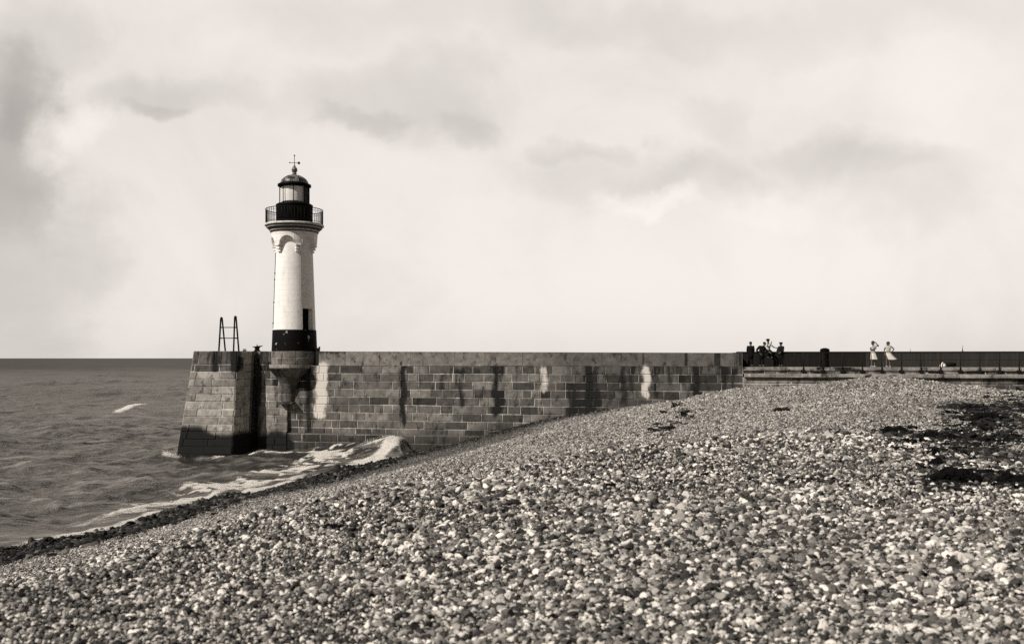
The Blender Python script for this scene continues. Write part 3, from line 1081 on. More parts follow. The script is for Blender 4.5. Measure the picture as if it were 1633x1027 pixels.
# stepped footing at the foot of the long wall
mb = MB()
ft = lambda rr, a, b, c: (rr.choice([.05, .07, .09, .11]), .12)
block_face(mb, lambda u_, z, t: J(-2.1 + u_, .62 + t, z), 22, [1.55, .95, .35, -.3, -1], 1.2, 2.3, ft, lambda P: .08, None, gap=.06, seed=41, sub=.3, mort=.6)
mb.add([J(-2.1, .63, 1.55), J(19.9, .63, 1.55), J(19.9, .1, 1.6), J(-2.1, .1, 1.6)], [(0, 1, 2, 3)], tone=.1, stain=.35, white=0)
mb.add([J(-2.1, .63, 1.55), J(-2.1, .1, 1.6), J(-2.1, .1, -1), J(-2.1, .63, -1)], [(0, 1, 2, 3)], tone=.06, stain=.5, white=0)
mb.build('footing', MAT['stone'], jetty)

# ladder in the recess
lad = thing('ladder', 'x', 'x'); bpy.data.objects.remove(lad)
mb = MB()
sL = -4.885
for ds in (-.17, .17):
    mb.tube([J(sL + ds, -.05, ZT - .25), J(sL + ds, .75, .1)], .035)
z = ZT - .45
while z > .2:
    t = -.05 + (ZT - .25 - z) / (ZT - .35) * .8
    mb.tube([J(sL - .17, t, z), J(sL + .17, t, z)], .022)
    z -= .31
mb.build('ladder', MAT['iron'], jetty)

# ================================================================== lighthouse
TY = 72.75; TX = (469.6 - CX) / F * TY; MP = TY / F
tv = Vector((-TX, -TY)).normalized(); tr = Vector((-tv.y, tv.x))
if tr.x < 0: tr = -tr


def tb(a):          # angle from the direction of the camera, positive to the right
    return (math.cos(a) * tv.x + math.sin(a) * tr.x, math.cos(a) * tv.y + math.sin(a) * tr.y)


def zt(y):
    return H - (y - HY) * MP


def TP(a, r, z):
    d = tb(a)
    return Vector((TX + r * d[0], TY + r * d[1], z))


LH = (TX, TY, ZT)
lh = thing('lighthouse', 'white round lighthouse with black base band, black gallery and domed lantern', 'lighthouse', LH)


def lbuild(mb, name, mat, parent=None):
    o = mb.build(name, mat, None, origin=LH)
    o.location = (0, 0, 0)
    o.parent = parent or lh
    return o


# painted masonry
m, g, p = new_mat('whitewashed masonry', .7, .3)
oc = g.coord()
n1 = g.noise(1.2, 6, .62, g.mapping(oc, (2.2, 2.2, .45)))
n2 = g.noise(3.0, 6, .65, oc)
n3 = g.noise(20, 4, .6, oc)
val = g.mix(g.ramp(n1, .45, .75), .85, .72)
val = g.math('MULTIPLY', val, g.mix(g.ramp(n2, .50, .80), 1.0, .80))
val = g.mix(g.ramp(n3, .70, .76), val, .3)
brk = g.new('ShaderNodeTexBrick')
brk.inputs['Scale'].default_value = 1.0; brk.inputs['Mortar Size'].default_value = .012; brk.inputs['Brick Width'].default_value = .9; brk.inputs['Row Height'].default_value = .42
cb = g.new('ShaderNodeCombineXYZ'); g.put(cb.inputs[0], g.math('MULTIPLY', g.attr('ang'), 1.5)); sx = g.new('ShaderNodeSeparateXYZ'); g.l.new(oc, sx.inputs[0]); g.put(cb.inputs[1], sx.outputs[2])
g.l.new(cb.outputs[0], brk.inputs['Vector'])
joint = brk.outputs['Fac']
val = g.math('MULTIPLY', val, g.mix(joint, 1.0, .90))
g.put(p.inputs['Base Color'], g.tint(val, (1, .95, .90)))
g.put(p.inputs['Normal'], g.bump(g.math('SUBTRACT', g.math('ADD', n2, g.math('MULTIPLY', n3, .4)), joint), .35, .02))
MAT['white'] = m
m, g, p = new_mat('flaking black paint', .65, .06)
oc = g.coord()
ch = g.ramp(g.noise(2.6, 3, .55, oc), .645, .68)
g.put(p.inputs['Base Color'], g.tint(g.mix(ch, g.mix(g.noise(7, 5, .6, oc), .002, .007), .34)))
g.put(p.inputs['Normal'], g.bump(g.noise(9, 4, .6, oc), .4, .02))
MAT['black_paint'] = m
m, g, p = new_mat('patchy dome metal', .45, .5)
oc = g.coord()
pt = g.ramp(g.noise(2.7, 5, .6, oc, .5), .46, .56)
g.put(p.inputs['Base Color'], g.tint(g.mix(pt, .17, .016)))
MAT['dome'] = m

# shaft with a real door opening
r_at = lambda y: np.interp(y, [392, 405, 527, 560], [28.6, 28.9, 33.2, 34.4]) * MP
DA0, DA1 = R(23), R(60); DY0, DY1 = 493, 526.8
ys = [372, 380, 392, 405, 425, 445, 465, 480, DY0, 508, DY1, 527]
angs = sorted(set([DA0, DA1] + [R(a) for a in np.arange(-180, 180, 4.5)]))
n = len(angs)
mb = MB(); P = []
for y in ys:
    for a in angs: P.append(TP(a, r_at(y), zt(y)))
fs = []
for j in range(len(ys) - 1):
    for i in range(n):
        am = angs[i] + .01
        if DY0 <= ys[j] < DY1 and DA0 <= am < DA1 - .005: continue
        b = (i + 1) % n
        fs.append((j * n + i, j * n + b, (j + 1) * n + b, (j + 1) * n + i))
mb.add(P, fs, True, ang=[a for _ in ys for a in angs])
lbuild(mb, 'shaft', MAT['white'])
# door reveal (lit cheek), lintel and the dark door leaf
mb = MB()
for (a, b) in ((DA0, DA0), (DA1, DA1)):
    mb.add([TP(a, r_at(DY0), zt(DY0)), TP(a, r_at(DY1), zt(DY1)), TP(a * .0 + a, r_at(DY1) - .42, zt(DY1)), TP(a, r_at(DY0) - .42, zt(DY0))], [(0, 1, 2, 3)], ang=0)
for y in (DY0, DY1):
    mb.add([TP(DA0, r_at(y), zt(y)), TP((DA0 + DA1) / 2, r_at(y), zt(y)), TP(DA1, r_at(y), zt(y)), TP(DA1, r_at(y) - .42, zt(y)), TP(DA0, r_at(y) - .42, zt(y))], [(0, 1, 2, 3, 4)], ang=0)
lbuild(mb, 'door_reveal', MAT['white'])
mb = MB()
ri = r_at(510) - .40
a0, a1 = TP(DA0, ri, 0), TP(DA1, ri, 0)
mid = (a0 + a1) / 2; ex = (a1 - a0).normalized(); ey = Vector((-ex.y, ex.x, 0))
mb.box(Vector((mid.x, mid.y, (zt(DY0) + zt(DY1)) / 2)), ((a1 - a0).length * 1.02, .06, zt(DY0) - zt(DY1)), axes=(ex, ey, Vector((0, 0, 1))))
for k in (-1, 0, 1):
    mb.box(Vector((mid.x, mid.y, (zt(DY0) + zt(DY1)) / 2)) + ex * k * .2 - ey * .02, (.02, .05, (zt(DY0) - zt(DY1)) * .96), axes=(ex, ey, Vector((0, 0, 1))))
door = lbuild(mb, 'door', MAT['black_coat'])
mb = MB(); mb.ball(Vector((mid.x, mid.y, zt(512))) - ex * .2 - ey * .06 * (1 if ey.dot(Vector((tv.x, tv.y, 0))) < 0 else -1), .04)
o = mb.build('handle', MAT['iron'], None, origin=LH); o.location = (0, 0, 0); o.parent = door

mb = MB()
mb.lathe([(r_at(526.5) + .035, zt(526.5)), (r_at(527) + .05, zt(527.5)), (r_at(545) + .05, zt(545)), (r_at(560) + .06, zt(560.5))], (TX, TY, 0), 72, basis=tb)
mb.lathe([(r_at(526.5) - .1, zt(526.4)), (r_at(526.5) + .035, zt(526.5))], (TX, TY, 0), 72, basis=tb)
lbuild(mb, 'base_band', MAT['black_paint'])

# round pedestal that bulges from the jetty head, its ledge and corbel
mb = MB()
ped = (TX, TY, 0)
RP = 1.72


def drum_pf(r, a0):
    return lambda u_, z, t: TP(a0 + u_ / r, r + t, z)


A0p, A1p = R(-86), R(86)
block_face(mb, drum_pf(RP, A0p), RP * (A1p - A0p), [ZT, ZT - .5, ZT - 1.02], .8, 1.5, lambda rr, a, b, c: (rr.choice([.13, .16, .19]), 0), lambda P: .42 * gauss(pypx(P)[0], 438, 5) + .36 * gauss(pypx(P)[0], 503, 7), None, gap=.03, seed=51, sub=.12)  # drum edges darkened in colour so the middle reads as lit
block_face(mb, drum_pf(RP + .16, A0p), (RP + .16) * (A1p - A0p), [ZT - 1.02, ZT - 1.30], .9, 1.6, lambda rr, a, b, c: (rr.choice([.19, .22, .25]), 0), lambda P: .32 * gauss(pypx(P)[0], 437, 4) + .30 * gauss(pypx(P)[0], 482, 9), None, gap=.025, seed=52, sub=.12)  # ledge shading towards the right painted in the same way
n = 40
mb.lathe([(0.02, ZT - .002), (RP + .01, ZT - .002)], ped, n, A0p, A1p, basis=tb, smooth=False, tone=.2, stain=.1, white=0)
mb.lathe([(RP, ZT - 1.02), (RP + .17, ZT - 1.02)], ped, n, A0p, A1p, basis=tb, smooth=False, tone=.22, stain=.1, white=0)
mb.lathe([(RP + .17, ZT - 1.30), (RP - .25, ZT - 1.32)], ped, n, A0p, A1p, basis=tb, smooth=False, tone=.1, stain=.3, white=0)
lbuild(mb, 'pedestal', MAT['stone'])
# trumpet shaped corbel below, against the wall
mb = MB()
cor = []
wc = J((Vector((TX, TY, 0)) - A0).dot(D0), .05, 0)                # foot of the corbel on the wall
wn = -Nn


def ctone(rr, a, b, c):
    return rr.choice([.06, .08, .10]), .12


cz = [ZT - 1.31, ZT - 1.92, ZT - 2.5, ZT - 3.2, ZT - 3.86]
cr = [1.60, 1.02, .66, .48, .42]


def cor_pf(u_, z, t):
    rr_ = float(np.interp(-z, [-q for q in cz], cr)) + t
    a = -math.pi / 2 + math.pi * u_ / 2.6
    cz0 = wc + Vector((Nn.x * math.cos(a) * rr_ * .95, Nn.y * math.cos(a) * rr_ * .95, 0)) + D0 * math.sin(a) * rr_
    return Vector((cz0.x, cz0.y, z))


block_face(mb, cor_pf, 2.6, cz, .7, 1.1, ctone, lambda P: .55 * float(sstep(456, 442, np.array(pypx(P)[0]))) if pypx(P)[1] < 604 else .0, None, gap=.03, proud=.02, seed=55, sub=.1, mort=.16)
mb.box(wc + Nn * .3 + Vector((0, 0, ZT - 3.95)), (1.15, .9, .16), axes=(D0, Nn, Vector((0, 0, 1))), bevel=.02, tone=.05, stain=.3, white=0)
lbuild(mb, 'corbel', MAT['stone'])

# arcade of arches below the gallery
NA = 288
zc_top = zt(371.5); z_spr = zt(392.5)
ARC = .63; R2 = 1.74
mb = MB()
up, lo, inn = [], [], []
for i in range(NA):
    a = 2 * math.pi * i / NA
    d = ((math.degrees(a) - 10 - 30) % 60)
    d = d if d < 30 else d - 60
    x = R(d) * R2
    if abs(x) < ARC:
        z = z_spr + math.sqrt(ARC * ARC - x * x)
        z = min(z, zt(378.2))
    else:
        z = z_spr - .02
    up.append(TP(a, R2 + .03, zc_top)); lo.append(TP(a, R2 - .01 - (.03 if abs(x) >= ARC else 0), z)); inn.append(TP(a, 1.36, z))
mb.grid(up + lo + inn, NA, 3, close_u=True, ang=0)
lbuild(mb, 'arcade', MAT['white'])
for k in range(6):
    a = R(10 + 60 * k)
    d = tb(a); er = Vector((d[0], d[1], 0)); et = Vector((-d[1], d[0], 0)); up_ = Vector((0, 0, 1))
    mb = MB()
    for (y0, y1, r1, w) in ((392.2, 395.6, R2 - .0, .44), (396.2, 400.4, R2 - .10, .38), (401.2, 404.6, R2 - .20, .36)):
        rm = (1.34 + r1) / 2
        mb.box(Vector((TX, TY, (zt(y0) + zt(y1)) / 2)) + er * rm, (r1 - 1.34, w, zt(y0) - zt(y1)), axes=(er, et, up_), bevel=.03, ang=0)
    lbuild(mb, 'bracket', MAT['white'])

# cornice and gallery floor
m, g, p = new_mat('banded cornice', .75, .2)
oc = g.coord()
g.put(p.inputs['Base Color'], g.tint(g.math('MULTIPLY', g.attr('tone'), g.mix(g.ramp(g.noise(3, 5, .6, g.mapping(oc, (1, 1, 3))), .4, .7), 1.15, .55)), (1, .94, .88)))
mb = MB()
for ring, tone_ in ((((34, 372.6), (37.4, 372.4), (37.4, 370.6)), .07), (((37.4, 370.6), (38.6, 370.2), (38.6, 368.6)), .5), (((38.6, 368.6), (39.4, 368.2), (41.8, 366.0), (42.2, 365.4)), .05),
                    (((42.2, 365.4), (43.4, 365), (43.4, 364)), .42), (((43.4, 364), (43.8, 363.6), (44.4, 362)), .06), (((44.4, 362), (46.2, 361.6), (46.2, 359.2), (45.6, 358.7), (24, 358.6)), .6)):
    mb.lathe([(r * MP, zt(y)) for r, y in ring], (TX, TY, 0), 72, basis=tb, tone=tone_)  # rings alternate dark and pale tone from moulding to moulding
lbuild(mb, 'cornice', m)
# gallery railing
rail = thing('gallery_railing', 'x', 'x'); del rail['label']; del rail['category']; rail.parent = lh
RR = 44.6 * MP; zb = zt(358.4); zr = zt(335.5)
mb = MB()
for (z, r) in ((zr, .030), (zb + .12, .018), (zr - .18, .014)):
    mb.tube([TP(2 * math.pi * k / 64, RR, z) for k in range(65)], r, 6, cap=False)
lbuild(mb, 'rail', MAT['iron'], rail)
mb = MB(); mb.tube([TP(0, RR, zb), TP(0, RR, zr)], .019, 6)
b0 = mb.build('baluster', MAT['iron'], None, origin=LH); b0.location = (0, 0, 0); b0.parent = rail
for k in range(1, 56):
    c = b0.copy(); COL.objects.link(c); c.parent = rail; c.rotation_euler = (0, 0, 2 * math.pi * k / 56)
# black watch room under the lantern
mb = MB()
mb.lathe([(28.0 * MP, zt(358.8)), (28.0 * MP, zt(331)), (29.0 * MP, zt(330)), (29.0 * MP, zt(327.6)), (26.5 * MP, zt(326)), (23.4 * MP, zt(325.2)), (.1, zt(325))], (TX, TY, 0), 64, basis=tb)
for k in range(12):
    a = R(15 + 30 * k)
    mb.tube([TP(a, 28.1 * MP, zt(357)), TP(a, 28.1 * MP, zt(331))], .03, 6)
lbuild(mb, 'watch_room', MAT['black_coat'])
# lantern
LR = 22.8 * MP
lan = thing('lantern', 'x', 'x'); del lan['label']; del lan['category']; lan.parent = lh
NP = 8
pa = [R(-94 + 45 * k + 0) for k in range(NP)]
pane_m, g, p = new_mat('lantern glass', .08, .5)
tbs = g.new('ShaderNodeBsdfTransparent'); tbs.inputs[0].default_value = (.985, .985, .98, 1)
gl = g.new('ShaderNodeBsdfGlossy'); gl.inputs['Roughness'].default_value = .04
mx = g.new('ShaderNodeMixShader'); mx.inputs[0].default_value = .06
g.l.new(tbs.outputs[0], mx.inputs[1]); g.l.new(gl.outputs[0], mx.inputs[2])
g.l.new(mx.outputs[0], g.n['Material Output'].inputs[0])
for k in range(NP):
    a, b = pa[k], pa[(k + 1) % NP] if k < NP - 1 else pa[0] + 2 * math.pi
    z0, z1 = zt(325.4), zt(298.5)
    mb = MB()
    q = [TP(a, LR, z0), TP(b, LR, z0), TP(b, LR, z1), TP(a, LR, z1)]
    qi = [TP(a, LR - .02, z0), TP(b, LR - .02, z0), TP(b, LR - .02, z1), TP(a, LR - .02, z1)]
    dark = 22 < math.degrees((a + b) / 2) < 110
    mb.add(q + qi, [(0, 1, 2, 3), (7, 6, 5, 4), (0, 4, 5, 1), (3, 2, 6, 7), (0, 3, 7, 4), (1, 5, 6, 2)])
    o = lbuild(mb, 'pane', MAT['black_coat'] if dark else pane_m, lan)
    if dark: o['label'] = 'blackened pane of the lantern'
    mb = MB(); mb.tube([TP(a, LR + .01, z0), TP(a, LR + .01, z1)], .034, 6)
    lbuild(mb, 'glazing_bar', MAT['iron'], lan)
m, g, p = new_mat('lens and blind', .35, .5)
g.put(p.inputs['Base Color'], g.tint(g.mix(g.ramp(g.noise(1, 2, .5, g.mapping(g.coord(), (9, 9, .2))), .4, .6), .92, .80), (1, .96, .91)))
mb = MB()
prof = []
for k in range(24):
    z = zt(323) + (zt(300) - zt(323)) * k / 23
    prof.append((.97 + (.02 if k % 2 else 0) - .02 * abs(k - 11.5) / 12, z))
mb.lathe(prof, (TX, TY, 0), 40, basis=tb)
lbuild(mb, 'lens', m, lan)
mb = MB()
mb.lathe([(24.4 * MP, zt(298.8)), (26.2 * MP, zt(298)), (26.2 * MP, zt(295.2)), (24.2 * MP, zt(294)), (21.0 * MP, zt(293.2))], (TX, TY, 0), 64, basis=tb)
lbuild(mb, 'lantern_eave', MAT['black_coat'], lan)
mb = MB()
prof = [(21.2 * MP * math.cos(t), zt(293.4) + 13.6 * MP * math.sin(t)) for t in np.linspace(0, R(80), 14)]
mb.lathe(prof + [(3.2 * MP, zt(279.5)), (2.9 * MP, zt(278.5)), (3.6 * MP, zt(277.6)), (3.6 * MP, zt(276.6)), (2.4 * MP, zt(276))], (TX, TY, 0), 64, basis=tb)
for k in range(10):
    a = R(18 + 36 * k)
    mb.tube([TP(a, r + .01, z + .01) for r, z in prof], .02, 5)
dome = lbuild(mb, 'dome', MAT['dome'], lh)
mb = MB()
mb.lathe([(.01, zt(266))] + [(4.6 * MP * math.cos(t), zt(271.4) + 5.2 * MP * math.sin(t)) for t in np.linspace(R(85), R(-70), 14)] + [(2.4 * MP, zt(276.4))], (TX, TY, 0), 24, basis=tb)
mb.lathe([(.05, zt(263)), (.09, zt(266.5))], (TX, TY, 0), 12, basis=tb)
o = mb.build('finial', MAT['dome'], None, origin=LH); o.location = (0, 0, 0); o.parent = dome
mb = MB()
mb.tube([TP(0, 0, zt(266)), TP(0, 0, zt(249))], .022, 6); mb.ball(TP(0, 0, zt(248.4)), .06)
e = Vector((tr.x, tr.y, 0))
c = TP(0, 0, zt(260))
mb.tube([c - e * .38, c + e * .38], .022, 6)
mb.ball(c - e * .36, .05)
mb.box(c + e * .34, (.16, .03, .19), axes=(e, Vector((e.y, -e.x, 0)), Vector((0, 0, 1))))
mb.tube([c - Vector((tv.x, tv.y, 0)) * .3, c + Vector((tv.x, tv.y, 0)) * .3], .018, 6)
o = mb.build('weather_vane', MAT['iron'], None, origin=LH); o.location = (0, 0, 0); o.parent = dome
# cable down the left flank and joint strip on the right
mb = MB()
mb.tube([TP(R(-78), r_at(y) + .035, zt(y)) for y in range(404, 527, 6)], .022, 6)
for y in (437, 447, 483, 516):
    mb.box(TP(R(-78), r_at(y) + .03, zt(y)), (.1, .1, .1), bevel=.02)
lbuild(mb, 'cable', MAT['iron'])
mb = MB()
mb.tube([TP(R(19), r_at(y) + .012, zt(y)) for y in range(405, 494, 6)] + [TP(R(25), r_at(492) + .012, zt(492)), TP(R(29), r_at(492) + .012, zt(492.5))], .012, 5)
lbuild(mb, 'conduit', simple_mat('grey conduit', .30, .6))

# ================================================================== fittings on the jetty
UP = Vector((0, 0, 1))
# ladder head on the pier: two A-frames joined by bars
lf = thing('ladder_frame', 'tall dark iron ladder frame of two pointed hoops standing on the pier head', 'ladder frame', J(-7.0, .6, ZT))
o0 = Vector(lf.location)
YL = o0.y


def lpt(px, py): return W(px, py, YL)


for (xl, xr, xt, yt) in ((350.2, 358.2, 353.2, 506.5), (373.6, 379.8, 375.4, 504.5)):
    mb = MB()
    tp = lpt(xt, yt)
    off = Vector((0, .18, 0))
    def hoop(t, a, b):
        pts = [a]
        r = .055
        pts += [t + Vector((-r, 0, -.12)), t + Vector((-r * .8, 0, -.03)), t, t + Vector((r * .8, 0, -.03)), t + Vector((r, 0, -.12)), b]
        return pts
    mb.tube(hoop(tp, lpt(xl, 560.2) - off, lpt(xr, 560.2) + off), .064, 8)
    ob = mb.build('hoop', MAT['iron'], None, origin=o0); ob.location = (0, 0, 0); ob.parent = lf
for (yy, x0, x1) in ((522.2, 351.6, 377.6), (539.3, 351.2, 378.2)):
    mb = MB(); mb.tube([lpt(x0, yy), lpt(x1, yy)], .034, 8)
    for xx in ((x0 + 1.5), (x1 - 1.5)):
        mb.box(lpt(xx, yy), (.20, .12, .09), bevel=.015)
    ob = mb.build('crossbar', MAT['iron'], None, origin=o0); ob.location = (0, 0, 0); ob.parent = lf
# mooring capstan
cp0 = J(-4.6, -1.2, ZT); cpx = W(410, 560, cp0.y)
cap = thing('capstan', 'small dark mooring capstan with flared head beside the ladder frame', 'capstan', (cpx.x, cpx.y, ZT))
mb = MB()
mb.lathe([(.24, 0), (.26, .04), (.2, .1), (.17, .2), (.2, .28), (.27, .33), (.27, .37), (.1, .39), (.0, .39)], (0, 0, 0), 20)
mb.build('drum', MAT['iron'], cap)
mb = MB()
mb.tube([(-.34, 0, .33), (.42, 0, .42)], .04, 6); mb.tube([(0, 0, .36), (0.0, 0, .56)], [.06, .015], 6)
mb.build('bar', MAT['iron'], cap)
# low ring bolt near the edge
rb0 = W(390, 560.3, J(-5.9, .8, 0).y)
rb = thing('mooring_ring', 'tiny dark iron mooring ring lying at the pier edge right of the ladder frame', 'mooring ring', (rb0.x, rb0.y, ZT))
mb = MB(); mb.lathe([(.16, 0), (.13, .05), (.07, .1), (.0, .12)], (0, 0, 0), 14); mb.build('base', MAT['iron'], rb)
mb = MB(); mb.tube([(.13 * math.cos(a), .02, .08 + .1 * math.sin(a)) for a in np.linspace(0, math.pi, 9)], .02, 6); mb.build('ring', MAT['iron'], rb)
# block at the foot of the lighthouse
sb0 = J(.05, -.9, ZT)
sbx = W(507, 559, sb0.y)
mb = MB(); mb.box((0, 0, .13), (.30, .3, .27), bevel=.04, tone=.12, stain=.2, white=0); mb.box((.12, 0, .30), (.12, .2, .12), bevel=.03, tone=.12, stain=.2, white=0)
ob = mb.build('stone_block', MAT['stone']); ob.location = (sbx.x, sbx.y, ZT - .01)
tag(ob, 'small stone block at the right foot of the lighthouse', 'stone block')

# mooring bollard on the walkway
YB = J(s_at(1315), -.5, 0).y
bx = W(1315.3, 585, YB)
bo = thing('bollard', 'tall dark mooring bollard with domed cap standing alone on the jetty walkway', 'bollard', (bx.x, bx.y, ZD))
mb = MB(); mb.lathe([(.34, 0), (.34, .05), (.29, .09), (.285, 1.02), (.28, 1.04)], (0, 0, 0), 24); mb.build('post', MAT['black_coat'], bo)
mb = MB(); mb.lathe([(.28, 1.02), (.32, 1.06), (.32, 1.16)] + [(.32 * math.cos(t), 1.18 + .14 * math.sin(t)) for t in np.linspace(0, R(88), 8)], (0, 0, 0), 24); mb.build('cap', MAT['black_coat'], bo)

# railing along the walkway edge
s_r0 = s_at(1280)
rl = thing('railing', 'thin dark iron railing along the edge of the jetty walkway', 'railing', J(s_r0, 0, ZD))
o0 = Vector(rl.location)
pxs = [1280.5 + 31.2 * k for k in range(12)]
ss = [s_at(x) for x in pxs]
while len(ss) < 30: ss.append(ss[-1] + (ss[-1] - ss[-2]))
zrail = lambda s_: H + .395 + 0 * s_
proto = None
for s_ in ss:
    mb = None
    if proto is None:
        mb = MB()
        mb.tube([(0, 0, -.30), (0, 0, 1.0)], .035, 6); mb.box((0, 0, -.28), (.3, .1, .22), rotz=math.atan2(D0.y, D0.x), bevel=.03)
        proto = mb.build('post', MAT['iron'], rl); c = proto
    else:
        c = proto.copy(); COL.objects.link(c); c.parent = rl
    c.location = J(s_, .17, ZD) - o0
for (dz, r) in ((1.0, .030), (.50, .018)):
    mb = MB()
    mb.tube([J(ss[0], .17, ZD + dz) - o0, J(ss[-1], .17, ZD + dz) - o0], r, 6)
    mb.build('rail', MAT['iron'], rl)
# white rounded float
wf0 = J(s_at(1503), -.15, ZD); 
mb = MB()
mb.lathe([(.0, 0), (.16, 0), (.20, .06)] + [(.20 * math.cos(t), .10 + .20 * math.sin(t)) for t in np.linspace(0, R(88), 9)], (0, 0, 0), 20)
mb.tube([(0, 0, .28), (0, 0, .34)], .03, 6)
ob = mb.build('mooring_float', MAT['white_float']); ob.location = W(1503.5, 584, wf0.y).xy.to_3d() + Vector((0, 0, ZD)); tag(ob, 'white rounded float lying on the jetty edge by the railing', 'float')
# long dark spar lying behind the float
mb = MB()
pa_, pb_ = J(s_at(1508), -.9, ZD + .16), J(s_at(1530), -.9, ZD + .18)
mb.tube([pa_, pa_.lerp(pb_, .5) + Vector((0, 0, .03)), pb_], [.13, .16, .12], 10)
ob = mb.build('wooden_spar', MAT['driftwood'], None, origin=pa_); tag(ob, 'short dark wooden spar lying on the walkway behind the white float', 'spar')

# ================================================================== people
def skin_obj(name, verts, edges, mat, parent, sub=2):
    me = bpy.data.meshes.new(name)
    me.from_pydata([v[0] for v in verts], edges, [])
    ob = bpy.data.objects.new(name, me); COL.objects.link(ob); ob.parent = parent
    sk = ob.modifiers.new('skin', 'SKIN')
    lay = me.skin_vertices[0]
    for i, v in enumerate(verts):
        r = v[1]
        lay.data[i].radius = (r, r) if not hasattr(r, '__len__') else r
    lay.data[0].use_root = True
    sk.use_smooth_shade = True
    ss_ = ob.modifiers.new('smooth', 'SUBSURF'); ss_.levels = sub; ss_.render_levels = sub
    me.materials.append(mat)
    return ob


